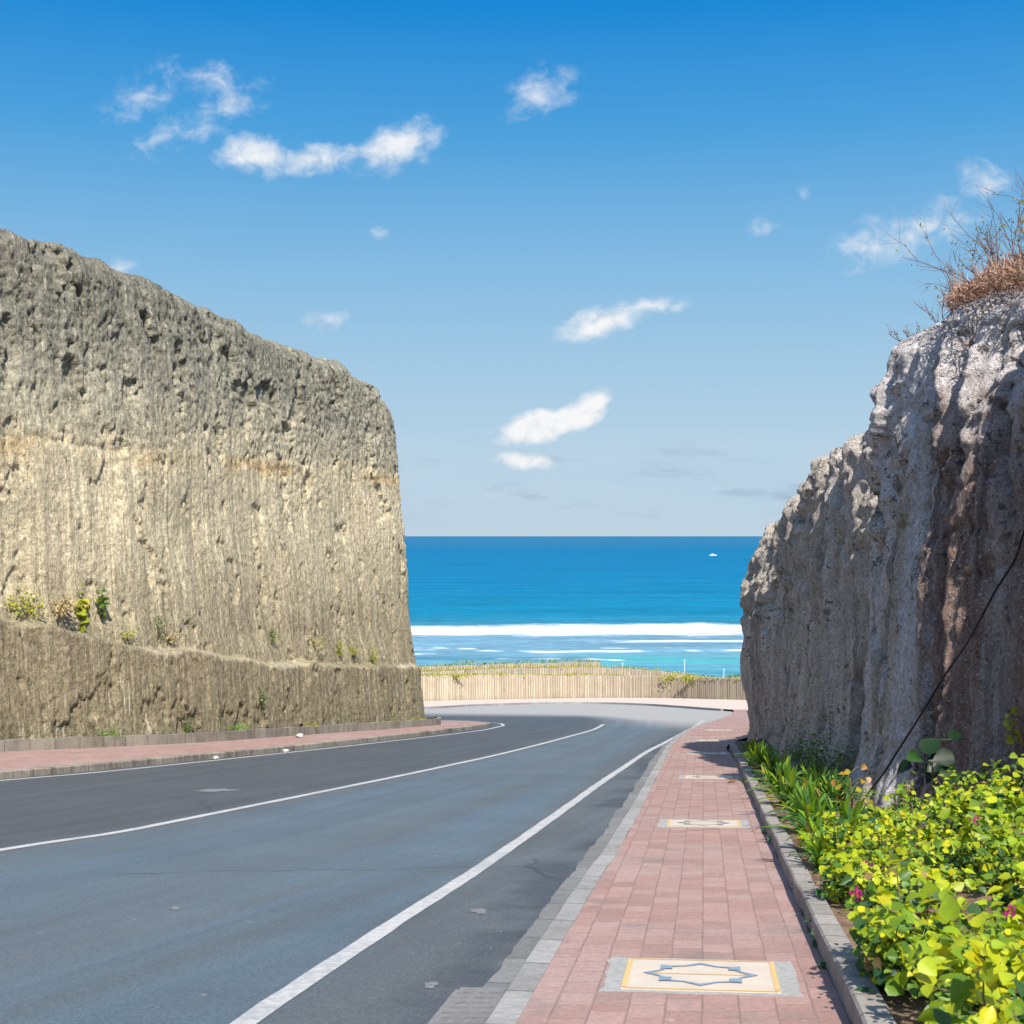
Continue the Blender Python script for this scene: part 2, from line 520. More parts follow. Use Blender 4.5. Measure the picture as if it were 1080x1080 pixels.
def rock_right():
    m, n = new_mat('grey_conglomerate')
    tcn = n.node('ShaderNodeTexCoord')
    ob, uv = tcn.outputs['Object'], tcn.outputs['UV']
    tt = n.node('ShaderNodeAttribute', attribute_name='tt').outputs['Fac']
    xyz = n.node('ShaderNodeSeparateXYZ', {0: ob})
    wob = n.math('MULTIPLY', n.math('SUBTRACT', n.noise(ob, 0.9, 4, .6), .5), 2.2)
    Yw = n.math('ADD', xyz.outputs[1], wob)
    st1 = n.noise(n.scale(uv, (1.1, .10, 1)), 1.0, 5, 0.6, 0.5)
    st2 = n.noise(n.scale(uv, (4.2, .24, 1)), 1.0, 6, 0.65, 0.6)
    fine = n.noise(ob, 9.0, 9, 0.7)
    blot = n.noise(ob, 1.3, 7, 0.65)
    vo = n.voronoi(n.mix(.12, ob, n.node('ShaderNodeTexNoise', {'Vector': ob, 'Scale': 9.0}).outputs['Color']), 24.0)
    k = n.math('ADD', n.math('MULTIPLY', st1, .5), n.math('ADD', n.math('MULTIPLY', st2, .75), n.math('ADD', n.math('MULTIPLY', fine, 1.1), n.math('MULTIPLY', blot, .5))))
    shade = n.ramp(n.math('MULTIPLY', k, 0.35), [(.30, .30), (.41, .62), (.50, 1.0), (.58, 1.45), (.70, 2.1)])
    grey = n.mix(n.step(blot, .4, .6), (.53, .465, .38), (.60, .52, .415))
    brown = (.30, .19, .15)
    nearb = n.math('SUBTRACT', 1.0, n.step(Yw, 17.9, 18.9))
    base = n.mix(n.math('MULTIPLY', nearb, .9), grey, brown)
    sandy = n.math('MULTIPLY', n.step(Yw, 33.0, 36.0), n.step(n.math('ADD', tt, n.math('MULTIPLY', wob, .10)), .55, .85))
    base = n.mix(n.math('MULTIPLY', sandy, .8), base, (.42, .35, .26))
    base = n.mix(1.0, base, shade, 'MULTIPLY')
    # pale calcite runs, mostly on the buttress, and a chalky crown with sunlit paleness put into the colour
    base = n.mix(n.math('MULTIPLY', n.step(n.math('ADD', n.math('MULTIPLY', st1, .6), n.math('MULTIPLY', st2, .4)), .48, .38), .62), base, (.12, .105, .10))
    pale = n.math('MULTIPLY', n.step(st2, .50, .62), n.math('ADD', .28, n.math('MULTIPLY', n.math('MULTIPLY', n.step(Yw, 17.4, 18.4), n.math('SUBTRACT', 1.0, n.step(Yw, 20.6, 22.4))), .55)))
    base = n.mix(pale, base, (.72, .69, .67))
    runs = n.noise(n.scale(uv, (1.5, .06, 1), (7, 3, 0)), 1.0, 5, .6, .4)
    butt = n.math('MULTIPLY', n.step(Yw, 17.6, 18.6), n.math('SUBTRACT', 1.0, n.step(Yw, 21.0, 22.6)))
    base = n.mix(n.math('MULTIPLY', n.step(runs, .50, .60), n.math('ADD', .18, n.math('MULTIPLY', butt, .55))), base, n.mix(1.0, (.74, .71, .69), n.ramp(fine, [(.3, .6), (.6, 1.1)]), 'MULTIPLY'))
    crown = n.math('MULTIPLY', n.step(n.math('ADD', tt, n.math('MULTIPLY', wob, .07)), .66, .84), n.math('SUBTRACT', 1.0, n.step(Yw, 21.0, 27.0)))
    base = n.mix(n.math('MULTIPLY', crown, n.math('MULTIPLY', n.step(blot, .33, .50), .90)), base, (.80, .725, .685))
    base = n.mix(n.math('MULTIPLY', n.step(n.math('ADD', fine, n.math('MULTIPLY', blot, .6)), .86, .95), .80), base, (.06, .054, .055))
    speck = n.math('MULTIPLY', n.math('SUBTRACT', 1.0, n.step(vo.outputs['Distance'], .14, .42)), n.step(n.node('ShaderNodeSeparateColor', {0: vo.outputs['Color']}).outputs[0], .62, .7))
    gr = n.noise(ob, 26.0, 6, .75)
    base = n.mix(1.0, base, n.ramp(gr, [(.30, .55), (.43, .86), (.53, 1.05), (.70, 1.6)]), 'MULTIPLY')
    base = n.mix(n.math('MULTIPLY', speck, .75), base, (.78, .73, .68))
    hgt = n.math('ADD', n.math('MULTIPLY', st2, .7), n.math('ADD', n.math('MULTIPLY', fine, 1.4), n.math('MULTIPLY', speck, .3)))
    finish(n, base, 0.93, n.bump(n.math('ADD', hgt, n.math('MULTIPLY', gr, .7)), 1.0, 0.09), 0.15)
    return m


def asphalt():
    m, n = new_mat('asphalt')
    tcn = n.node('ShaderNodeTexCoord')
    ob, uv = tcn.outputs['Object'], tcn.outputs['UV']
    lane = n.node('ShaderNodeAttribute', attribute_name='lane').outputs['Fac']     # metres from the centre line, + to the right
    xyz = n.node('ShaderNodeSeparateXYZ', {0: ob})
    streak = n.noise(n.scale(uv, (2.2, .045, 1)), 1.0, 6, .6, .3)
    wide = n.noise(n.scale(uv, (.55, .03, 1)), 1.0, 4, .55, .2)
    grit = n.noise(ob, 42, 5, .75)
    blot = n.noise(ob, .55, 5, .6)
    base = n.mix(n.step(lane, -.6, .5), (.066, .074, .079), (.098, .116, .123))
    blue = n.math('MULTIPLY', n.step(n.math('ADD', wide, n.math('MULTIPLY', streak, .6)), .58, .92), n.step(lane, 0.0, .8))
    base = n.mix(n.math('MULTIPLY', blue, .55), base, (.073, .118, .152))
    ed = n.node('ShaderNodeAttribute', attribute_name='edge').outputs['Fac']          # metres from the right kerb
    edge = n.step(n.math('ADD', ed, n.math('MULTIPLY', n.math('SUBTRACT', blot, .5), .5)), 1.75, 1.15)
    base = n.mix(n.math('MULTIPLY', edge, .75), base, (.092, .095, .092))
    dk = n.math('MULTIPLY', n.step(n.math('ADD', ed, n.math('MULTIPLY', n.math('SUBTRACT', n.noise(ob, 1.6, 6, .7), .5), 1.1)), .95, .45), n.step(n.noise(ob, .5, 3), .40, .58))
    base = n.mix(n.math('MULTIPLY', dk, .70), base, (.045, .052, .060))
    base = n.mix(1.0, base, n.ramp(streak, [(.25, .86), (.5, 1.0), (.75, 1.14)]), 'MULTIPLY')
    base = n.mix(1.0, base, n.ramp(grit, [(.28, .62), (.5, 1.0), (.72, 1.55)]), 'MULTIPLY')
    base = n.mix(1.0, base, n.ramp(blot, [(.3, .92), (.7, 1.08)]), 'MULTIPLY')
    # two polished wheel paths in the near lane, a few hairline cracks and oil drips
    def track(c0):
        d = n.math('ABSOLUTE', n.math('SUBTRACT', n.math('ADD', lane, n.math('MULTIPLY', n.math('SUBTRACT', wide, .5), .9)), c0))
        return n.math('SUBTRACT', 1.0, n.step(d, .05, .42))
    base = n.mix(n.math('MULTIPLY', n.math('MAXIMUM', track(1.7), track(3.6)), .20), base, (.082, .105, .130))
    fine_tr = n.step(n.noise(n.scale(uv, (5.5, .03, 1)), 1.0, 4, .6, .2), .60, .68)
    base = n.mix(n.math('MULTIPLY', fine_tr, .22), base, (.075, .095, .12))
    cv_ = n.voronoi(n.mix(.35, ob, n.node('ShaderNodeTexNoise', {'Vector': ob, 'Scale': 1.2, 'Detail': 4.0}).outputs['Color']), .33, 'DISTANCE_TO_EDGE')
    ck_ = n.math('MULTIPLY', n.math('SUBTRACT', 1.0, n.step(cv_.outputs['Distance'], .0025, .007)), n.step(n.noise(ob, .25, 3), .52, .60))
    base = n.mix(n.math('MULTIPLY', ck_, .6), base, (.04, .042, .045))
    oil = n.step(n.noise(ob, 1.7, 4, .7), .68, .76)
    base = n.mix(n.math('MULTIPLY', oil, .12), base, (.05, .055, .065))
    # paler tone over the outside of the bend and the far end
    du = n.math('MULTIPLY', n.step(n.math('ADD', xyz.outputs[1], n.math('MULTIPLY', lane, 2.2)), 62.0, 86.0), n.step(n.math('ADD', lane, n.math('MULTIPLY', n.math('SUBTRACT', streak, .5), 3.0)), -1.0, 2.8))
    far = n.step(n.math('ADD', xyz.outputs[1], n.math('MULTIPLY', xyz.outputs[0], .35)), 80.0, 92.0)
    base = n.mix(n.math('MULTIPLY', n.math('MAXIMUM', du, far), .85), base, (.36, .335, .295))
    chips = n.math('MULTIPLY', n.step(n.noise(ob, 6.5, 3, .6), .70, .74), .5)
    base = n.mix(chips, base, (.24, .24, .235))
    finish(n, base, n.math('SUBTRACT', .80, n.math('MULTIPLY', streak, .15)), n.bump(grit, .5, .012), .22)
    return m


def brick_pave(name, tone=1.0):
    m, n = new_mat(name)
    tcn = n.node('ShaderNodeTexCoord')
    ob, uv = tcn.outputs['Object'], tcn.outputs['UV']
    sw = n.node('ShaderNodeSeparateXYZ', {0: uv})
    jit = n.noise(uv, 1.3, 3, .5)
    vec = n.node('ShaderNodeCombineXYZ', {0: n.math('ADD', sw.outputs[1], n.math('MULTIPLY', jit, .03)), 1: n.math('ADD', sw.outputs[0], n.math('MULTIPLY', jit, .02))})
    br = n.node('ShaderNodeTexBrick', {'Vector': vec, 'Scale': 1.0, 'Mortar Size': .006, 'Mortar Smooth': .3, 'Bias': 0.0, 'Brick Width': .30, 'Row Height': .195,
                                       'Color1': (.0, .0, .0), 'Color2': (1., 1., 1.), 'Mortar': (.5, .5, .5)}, offset=.5)
    c = n.ramp(br.outputs['Color'], [(0, (.280, .167, .137)), (.5, (.328, .200, .165)), (1, (.358, .230, .192))])
    big = n.noise(ob, .45, 5, .6)
    c = n.mix(n.math('MULTIPLY', n.step(big, .42, .70), .6), c, (.35, .275, .245))
    c = n.mix(n.math('MULTIPLY', n.step(n.noise(n.scale(ob, (1, .35, 1)), 2.4, 5, .65), .52, .76), .45), c, (.225, .17, .155))
    fine = n.noise(ob, 30, 6, .7)
    c = n.mix(1.0, c, n.ramp(fine, [(.25, .74 * tone), (.5, 1.0 * tone), (.75, 1.25 * tone)]), 'MULTIPLY')
    mort = n.math('MULTIPLY', br.outputs['Fac'], n.ramp(n.noise(ob, 3.1, 3), [(.35, .35), (.6, 1.0)]))
    c = n.mix(n.math('MULTIPLY', mort, .55), c, (.15, .11, .092))
    blot2 = n.noise(ob, 1.15, 7, .7)
    c = n.mix(n.math('MULTIPLY', n.step(blot2, .52, .68), .55), c, (.19, .15, .13))
    c = n.mix(n.math('MULTIPLY', n.step(n.noise(ob, 5.2, 3, .6), .71, .75), .55), c, (.46, .40, .36))
    h = n.math('SUBTRACT', n.math('MULTIPLY', fine, .35), n.math('MULTIPLY', br.outputs['Fac'], 1.0))
    finish(n, c, .85, n.bump(h, .6, .012), .25)
    return m


def concrete(name, c, joint=0.0, dark=(.10, .09, .075), stain=.6, joint_w=.012):
    m, n = new_mat(name)
    tcn = n.node('ShaderNodeTexCoord')
    ob, uv = tcn.outputs['Object'], tcn.outputs['UV']
    big = n.noise(ob, 1.1, 6, .65)
    fine = n.noise(ob, 24, 6, .72)
    drip = n.noise(n.scale(uv, (5.0, .9, 1)), 1.0, 5, .65)
    base = n.mix(n.math('MULTIPLY', n.step(n.math('ADD', n.math('MULTIPLY', big, .6), n.math('MULTIPLY', drip, .55)), .50, .74), stain), c, dark)
    base = n.mix(1.0, base, n.ramp(fine, [(.25, .70), (.5, 1.0), (.75, 1.3)]), 'MULTIPLY')
    h = fine
    if joint:
        u = n.node('ShaderNodeSeparateXYZ', {0: uv}).outputs[0]
        blk = n.math('DIVIDE', u, joint)
        fr = n.math('ABSOLUTE', n.math('SUBTRACT', n.math('FRACT', blk), .5))
        jl = n.math('SUBTRACT', 1.0, n.step(fr, joint_w / joint * .5, joint_w / joint * 1.3))
        tone = n.node('ShaderNodeTexWhiteNoise', {'W': n.math('FLOOR', n.math('ADD', blk, .5))}, noise_dimensions='1D')
        base = n.mix(1.0, base, n.ramp(tone.outputs['Value'], [(0, .86), (1, 1.13)]), 'MULTIPLY')
        base = n.mix(n.math('MULTIPLY', jl, .8), base, tuple(x * .35 for x in c))
        h = n.math('SUBTRACT', fine, n.math('MULTIPLY', jl, 1.5))
    finish(n, base, .88, n.bump(h, .5, .015), .25)
    return m


def paint():
    m, n = new_mat('road_paint')
    ob = n.node('ShaderNodeTexCoord').outputs['Object']
    f = n.noise(ob, 16, 6, .7)
    g = n.noise(ob, 1.4, 5, .6)
    c = n.mix(n.step(n.math('ADD', f, n.math('MULTIPLY', g, .5)), .60, .96), (.47, .455, .425), (.30, .305, .30))
    finish(n, c, .7, n.bump(f, .3, .004), .3)
    return m


def sea_mat():
    m, n = new_mat('sea_water')
    ob = n.node('ShaderNodeTexCoord').outputs['Object']
    xyz = n.node('ShaderNodeSeparateXYZ', {0: ob})
    Y = xyz.outputs[1]
    long = n.noise(n.scale(ob, (.006, .028, 1)), 1.0, 6, .6, .2)
    mid = n.noise(n.scale(ob, (.03, .11, 1)), 1.0, 6, .62, .2)
    Yw = n.math('ADD', Y, n.math('MULTIPLY', n.math('SUBTRACT', long, .5), 110.0))
    inv = n.math('DIVIDE', 1000.0, n.math('MAXIMUM', Y, 50.0))          # 2.8 near the shore .. 0 at the horizon
    base = n.ramp(n.math('DIVIDE', inv, 3.0), [(0.0, (.022, .115, .212)), (.10, (.001, .118, .232)), (.30, (.001, .132, .246)), (.52, (.002, .152, .252)), (.58, (.02, .165, .245)),
                                               (.66, (.13, .245, .315)), (.80, (.125, .255, .32)), (.90, (.085, .265, .32)), (1.0, (.075, .28, .32))])
    base = n.mix(1.0, base, n.ramp(n.math('ADD', n.math('MULTIPLY', long, .5), n.math('MULTIPLY', mid, .5)), [(.30, .60), (.5, 1.0), (.70, 1.42)]), 'MULTIPLY')
    chop_glint = n.noise(n.scale(ob, (.14, .42, 1)), 1.0, 4, .65)
    base = n.mix(1.0, base, n.ramp(chop_glint, [(.30, .72), (.5, 1.0), (.66, 1.30)]), 'MULTIPLY')  # wave glints put into the water colour as fine speckle
    # turquoise shallows over sand and dark reef patches close in
    shal = n.math('SUBTRACT', 1.0, n.step(Yw, 392.0, 440.0))
    reef = n.noise(n.scale(ob, (.012, .05, 1)), 1.0, 5, .6, .3)
    tq = n.math('MULTIPLY', shal, n.math('MULTIPLY', n.step(reef, .42, .60), n.step(xyz.outputs[0], 0.0, 40.0)))
    base = n.mix(n.math('MULTIPLY', tq, .8), base, (.06, .33, .325))
    base = n.mix(n.math('MULTIPLY', n.math('MULTIPLY', shal, n.step(reef, .52, .34)), .6), base, (.045, .16, .235))
    # surf over the reef
    ed = n.math('MULTIPLY', n.math('SUBTRACT', n.noise(n.scale(ob, (.016, .012, 1)), 1.0, 7, .66), .5), 120.0)
    Ye = n.math('ADD', Y, ed)
    surf = n.math('MULTIPLY', n.step(Ye, 452.0, 505.0), n.math('SUBTRACT', 1.0, n.step(n.math('ADD', Y, n.math('MULTIPLY', ed, .9)), 540.0, 566.0)))
    tex = n.noise(n.scale(ob, (.035, .10, 1)), 1.0, 7, .7)
    surf = n.math('MULTIPLY', surf, n.step(n.math('ADD', tex, n.math('MULTIPLY', n.step(Y, 482.0, 535.0), .38)), .55, .72))
    def wave(y0, wd, thr, seed):
        nz = n.noise(n.scale(ob, (.016, .004, 1), (seed, 0, 0)), 1.0, 4, .6)
        dy = n.math('ABSOLUTE', n.math('ADD', n.math('SUBTRACT', Y, y0), n.math('MULTIPLY', n.math('SUBTRACT', n.noise(n.scale(ob, (.01, .004, 1), (seed, 2, 0)), 1.0, 3, .6), .5), 40.0)))
        band = n.math('SUBTRACT', 1.0, n.step(dy, wd * .35, wd))
        return n.math('MULTIPLY', n.math('MULTIPLY', band, n.step(nz, thr, thr + .06)), n.step(tex, .28, .52))
    foam = surf
    for a in ((470, 6, .50, 51.7), (450, 5, .53, 3.1), (432, 5, .49, 7.7), (418, 4.0, .54, 12.9), (442, 4, .55, 21.3), (398, 2.6, .58, 33.0)):
        foam = n.math('MAXIMUM', foam, wave(*a))
    caps = n.math('MULTIPLY', n.step(n.noise(n.scale(ob, (.05, .16, 1)), 1.0, 4, .6), .76, .80), n.math('SUBTRACT', 1.0, n.step(Y, 1500.0, 3500.0)))
    foam = n.math('MAXIMUM', foam, n.math('MULTIPLY', caps, .35))
    base = n.mix(n.math('MULTIPLY', n.math('MAXIMUM', surf, foam), .95), base, (.70, .715, .73))
    h = n.math('ADD', n.math('MULTIPLY', mid, 1.0), n.math('MULTIPLY', foam, .4))
    finish(n, base, .55, n.bump(h, .5, 1.5), .05)
    return m


def soil_mat():
    m, n = new_mat('dry_soil')
    ob = n.node('ShaderNodeTexCoord').outputs['Object']
    a, b = n.noise(ob, 3, 7, .7), n.noise(ob, 26, 5, .7)
    c = n.mix(n.step(a, .35, .65), (.14, .085, .05), (.30, .20, .13))
    c = n.mix(n.step(b, .58, .70), c, (.38, .28, .19))
    finish(n, c, .95, n.bump(n.math('ADD', a, b), .8, .05), .15)
    return m


M = dict(
    rockL=rock_left(), rockR=rock_right(), asphalt=asphalt(), brick=brick_pave('red_pavers'), brick2=brick_pave('red_pavers_far', 1.0),
    pave_pale=concrete('pale_pavement', (.54, .44, .36), 0, (.45, .36, .29), .5),
    kerb=concrete('kerb_concrete', (.29, .282, .262), .8, (.19, .175, .15), .5),
    gutter=concrete('gutter_concrete', (.185, .183, .175), .8, (.14, .135, .125), .5),
    kerb_dirty=concrete('stained_kerb_concrete', (.29, .255, .20), .6, (.085, .07, .05), .85),
    planter=concrete('planter_concrete', (.285, .255, .22), .42, (.19, .17, .145), .5),
    lowwall=concrete('low_wall_concrete', (.25, .222, .175), .8, (.12, .10, .075), .65),
    farwall=concrete('ribbed_wall_stone', (.52, .44, .33), .26, (.36, .26, .17), .55, .07),
    surround=concrete('grey_cement', (.33, .325, .30), 0, (.27, .25, .22), .5),
    paint=paint(), patch=concrete('worn_mortar', (.19, .19, .185), 0, (.11, .11, .11), .8), sea=sea_mat(), soil=soil_mat(),
    leaf=leaf_mat('lime_leaf', .42), blade=leaf_mat('strap_leaf', .35, .38), dry=leaf_mat('dry_leaf', .25, .8, (1.1, .9, .6)), petal=leaf_mat('petal', .4, .6, (1.2, .8, 1.1)),
    stem=plain('green_stem', (.14, .13, .05), .7, .3, 20), twig=plain('grey_twig', (.15, .095, .095), .8, .3, 12), bark=plain('brown_stem', (.13, .09, .055), .8, .3, 20),
    cable=plain('black_rubber', (.012, .012, .013), .5, .2), white=plain('white_paint', (.75, .75, .74), .5, .06), hull=plain('white_hull', (.80, .80, .79), .35, .05), darkglass=plain('dark_glass', (.03, .04, .05), .15, .1),
    cream=plain('cream_tile', (.56, .465, .36), .5, .20, 5), yellow=plain('ochre_tile', (.62, .40, .15), .5, .18, 9), blue=plain('blue_tile', (.20, .27, .33), .5, .35, 14),
    bluebag=plain('blue_plastic', (.02, .10, .22), .35, .2, 9), black=plain('void_shade', (.02, .02, .02), .9, .1), pebble=plain('pale_stone', (.50, .47, .42), .9, .2, 12, .2, .4),
)

# ---------------------------------------------------------------- terrain, sea, road, pavements
def terrain_z(X, Y):
    z = G(np.minimum(Y, 128)) - 0.28
    z = z - np.clip((Y - 150) / 80, 0, 1) ** 1.3 * 26
    z = np.where(Y < -5, G(-5) - 0.28, z)
    return z

xs = np.concatenate([np.linspace(-600, -70, 30), np.linspace(-60, 60, 81), np.linspace(70, 600, 30)])
ys = np.concatenate([np.linspace(-200, -10, 15), np.linspace(-6, 160, 130), np.linspace(164, 262, 40)])
X, Y = np.meshgrid(xs, ys, indexing='ij')
Z = terrain_z(X, Y) + fbm(X * .05, Y * .05) * .3 * (Y > 150)
tag(mesh_obj('ground', np.stack([X, Y, Z], -1).reshape(-1, 3), grid_faces(len(xs), len(ys)), M['soil'], smooth=True), kind='structure')

yy_ = np.concatenate([np.linspace(215, 700, 60), np.geomspace(720, 90000, 40)])
xx_ = np.concatenate([-np.geomspace(60000, 500, 20), np.linspace(-400, 400, 40), np.geomspace(500, 60000, 20)])
X, Y = np.meshgrid(xx_, yy_, indexing='ij')
tag(mesh_obj('sea', np.stack([X, Y, X * 0 - 35.0], -1).reshape(-1, 3), grid_faces(len(xx_), len(yy_)), M['sea'], smooth=True), kind='structure')

CENTER = [(-13.5, -8), (-10.3, 2), (-7.6, 10), (-5.69, 15.8), (-4.94, 17.65), (-4.4, 19.8), (-2.58, 27.6), (-1.33, 33.3), (-.26, 38.5), (.9, 44.8), (2.06, 51.6), (3.36, 59.4), (4.39, 68)]
CENTER_LONG = CENTER + [(4.9, 76), (3.6, 84), (-.5, 90), (-9, 93), (-25, 90), (-60, 82)]
CP, CS = curve(CENTER_LONG, 0.5)
CN = normals2(CP)
xs = np.concatenate([np.linspace(-70, -28, 22), np.linspace(-27, 24, 128)])
ys = np.linspace(-8, 127, 270)
X, Y = np.meshgrid(xs, ys, indexing='ij')
flat = np.stack([X.ravel(), Y.ravel()], 1)
lane, along, edge_d = np.empty(len(flat)), np.empty(len(flat)), np.empty(len(flat))
KERB_R = [(-1.79, -6), (-1.25, -2), (-.71, 2), (-.17, 6), (.02, 7.15), (.30, 9.2), (.75, 12.35), (1.32, 16.25), (2.36, 23.95), (3.4, 31.8), (4.72, 41.6), (6.5, 52.85), (8.3, 62.5), (10.15, 70.8), (12.3, 80.5), (13.3, 86), (14.2, 91), (14.6, 94.5)]
KP_, _ = curve(KERB_R, 0.5)
KN_ = normals2(KP_)
for a in range(0, len(flat), 4000):
    d = flat[a:a + 4000, None] - CP[None]
    i = np.argmin((d ** 2).sum(2), 1)
    r = np.arange(len(i))
    lane[a:a + 4000] = (d[r, i] * CN[i]).sum(1)
    dk = flat[a:a + 4000, None] - KP_[None]
    ik = np.argmin((dk ** 2).sum(2), 1)
    edge_d[a:a + 4000] = -(dk[r, ik] * KN_[ik]).sum(1)
    along[a:a + 4000] = CS[i] + (d[r, i] * np.stack([-CN[i][:, 1], CN[i][:, 0]], 1)).sum(1)
road = mesh_obj('road', np.column_stack([flat, G(flat[:, 1])]), grid_faces(len(xs), len(ys)), M['asphalt'], uv=np.stack([lane, along], 1), attr={'lane': lane, 'edge': edge_d}, smooth=True)
tag(road, kind='structure')
line_strip('centre_line', CENTER, .16, M['paint'], .005, road, seed=1)
line_strip('edge_line', [(-4.2, -6), (-2.3, 2), (-1.44, 7.7), (-1.25, 8.9), (-.98, 10.5), (-.72, 11.95), (-.37, 13.95), (.11, 16.9), (.87, 21.7), (1.58, 26.25), (2.6, 32.5), (3.67, 39.05),
                         (4.86, 45.55), (6.13, 52.55), (7.61, 60.7), (10.06, 74.7)], .15, M['paint'], .005, road, seed=5)
line_strip('edge_line', [(-19.5, -2), (-15.6, 12), (-12.0, 22), (-9.88, 27.45), (-8.8, 30), (-7.65, 33.75), (-6.15, 39.05), (-4.25, 46.3), (-1.53, 57.5), (-.66, 63.45), (-.41, 66.8), (-.9, 70.4), (-3, 72.6)], .15, M['paint'], .005, road, seed=9)
# scraped pale patch and scraps of grit on the asphalt
def patch(name, cx, cy, rx, ry, rot=0.0, seed=0):
    th = np.linspace(0, 2 * np.pi, 40, endpoint=False)
    r = 1 + fbm(np.cos(th) * .9 + seed, np.sin(th) * .9, 0, 4, .7) * .55
    x, y = np.cos(th) * r * rx, np.sin(th) * r * ry
    px, py = cx + x * math.cos(rot) - y * math.sin(rot), cy + x * math.sin(rot) + y * math.cos(rot)
    V = np.vstack([np.column_stack([px, py, G(py) + .0045]), [[cx, cy, float(G(cy)) + .0045]]])
    mesh_obj(name, V, [(i, (i + 1) % 40, 40) for i in range(40)], M['patch'], road)
patch('worn_patch', -5.15, 24.9, .36, .34, .3, 2)
patch('worn_patch', -.27, 11.5, .07, .14, 0, 5)
patch('worn_patch', -2.76, 11.65, .05, .08, 0, 8)
patch('worn_patch', -.50, 8.65, .045, .09, 0, 11)

# right pavement
INNER_R = [(-.05, -6), (.45, -2), (.99, 2), (1.53, 6), (1.70, 7.15), (1.97, 9.2), (2.39, 12.35), (2.92, 16.25), (3.96, 23.95), (5.02, 31.8), (6.35, 41.6), (9.5, 52.85), (12.5, 62.5), (15.5, 70.8), (19, 80.5), (21, 86), (23, 91), (24, 94.5)]
pr = ribbon('pavement', KERB_R, INNER_R, M['brick'], G, .13, n=420, across=10)
tag(pr, kind='structure')
sweep('kerb', KERB_R[:13], [(-.165, -.05), (-.165, .115), (-.15, .134), (0, .134), (0, -.05)], M['kerb'], parent=pr, step=.3, jitter=.012)
gut = [(x - .165, y) for x, y in KERB_R[:12]]
P_, s_ = curve(gut, .12)
N_ = normals2(P_)
wd = .20 + fbm(s_ * .5, 2.2, 0, 5, .75) * .035 + np.clip(fbm(s_ * .22, 5.2, 0, 2), 0, 1) * .10
V = np.stack([np.column_stack([P_, G(P_[:, 1]) + .012]), np.column_stack([P_ - N_ * wd[:, None], G(P_[:, 1]) + .008])], 1).reshape(-1, 3)
U = np.stack([np.column_stack([s_, s_ * 0]), np.column_stack([s_, s_ * 0 + .25])], 1).reshape(-1, 2)
mesh_obj('gutter', V, grid_faces(len(P_), 2), M['gutter'], pr, uv=U)

# far pavement on the outside of the bend, with its kerb
KERB_F = [(-75, 76), (-45, 84), (-25, 88.5), (-12, 95), (-6.18, 101.9), (-2.93, 109.0), (1.54, 114.5), (6.6, 115.8), (10.2, 111.8), (12.3, 105), (13.6, 99), (14.6, 94.5)]
BACK_F = [(-75, 92), (-45, 100), (-26, 107), (-14, 114.5), (-7.9, 119.3), (-3.3, 123.6), (1.7, 127.2), (8.8, 130.8), (14.1, 130.2), (17.8, 126), (21.5, 121), (24, 94.5)]
pf = ribbon('pavement', KERB_F, BACK_F, M['pave_pale'], G, .131, n=260, across=8)
tag(pf, kind='structure')
sweep('kerb', KERB_F[:-1] + [(14.3, 96)], [(0, -.05), (0, .15), (.22, .15), (.22, -.05)][::-1], M['kerb'], parent=pf, step=.5)

# left pavement and kerb
KERB_L = [(-20.5, -2), (-16.5, 12), (-12.4, 22), (-10.04, 27.9), (-9.01, 30.7), (-7.84, 34.6), (-6.34, 39.6), (-4.43, 47.5), (-3.18, 53.05), (-1.7, 60.2), (-1.0, 64.6), (-1.3, 67.6), (-2.7, 69.6), (-4.6, 70.4), (-9, 72.4), (-20, 77)]
LOW_L = [(-30, 2), (-24, 16), (-18.5, 28), (-13.23, 36.75), (-11.3, 39.6), (-9.4, 42.9), (-7.73, 47.9), (-6.4, 52), (-5.02, 55.9), (-4.08, 59), (-3.24, 62.2), (-3.32, 64.6), (-4.3, 66.5), (-6.5, 67.9), (-11, 69.6), (-22, 74)]
pl = ribbon('pavement', LOW_L, KERB_L, M['brick2'], G, .13, n=420, across=12)
tag(pl, kind='structure')
sweep('kerb', KERB_L, [(0, -.05), (0, .13), (-.02, .15), (-.2, .15), (-.2, -.05)][::-1], M['kerb_dirty'], parent=pl, step=.35)
lw = sweep('low_wall', LOW_L, [(0, -.1), (0, .42), (-.16, .42), (-.16, -.1)][::-1], M['lowwall'], step=.35, jitter=.02, zj=.035)
tag(lw, 'low stained concrete edging wall along the foot of the tall left cliff', 'wall')

# planter kerb and soil bed on the right
PLANT = [(-.05 + .02, -6), (.72 + .02, 0), (1.70, 7.15), (2.39, 12.35), (2.92, 16.25), (3.96, 23.95), (5.02, 31.8), (5.75, 37.3), (6.05, 39.4), (6.6, 40.2)]
pk = sweep('planter_kerb', PLANT, [(0, -.05), (0, .265), (.014, .28), (.141, .28), (.155, .265), (.155, -.05)][::-1], M['planter'], step=.28, jitter=.014, zj=.012)
tag(pk, 'low grey concrete block kerb between the red pavers and the planted bed', 'kerb')
BED_A = [(x + .16, y) for x, y in PLANT]
BED_B = [(9.5, -6), (9.0, 0), (7.6, 7.15), (6.8, 12.35), (6.4, 16.25), (6.6, 23.95), (6.7, 31.8), (6.9, 37.3), (7.0, 39.4), (7.2, 40.2)]
bd = ribbon('planting_bed', BED_A, BED_B, M['soil'], G, .25, n=160, across=8)
tag(bd, kind='structure')


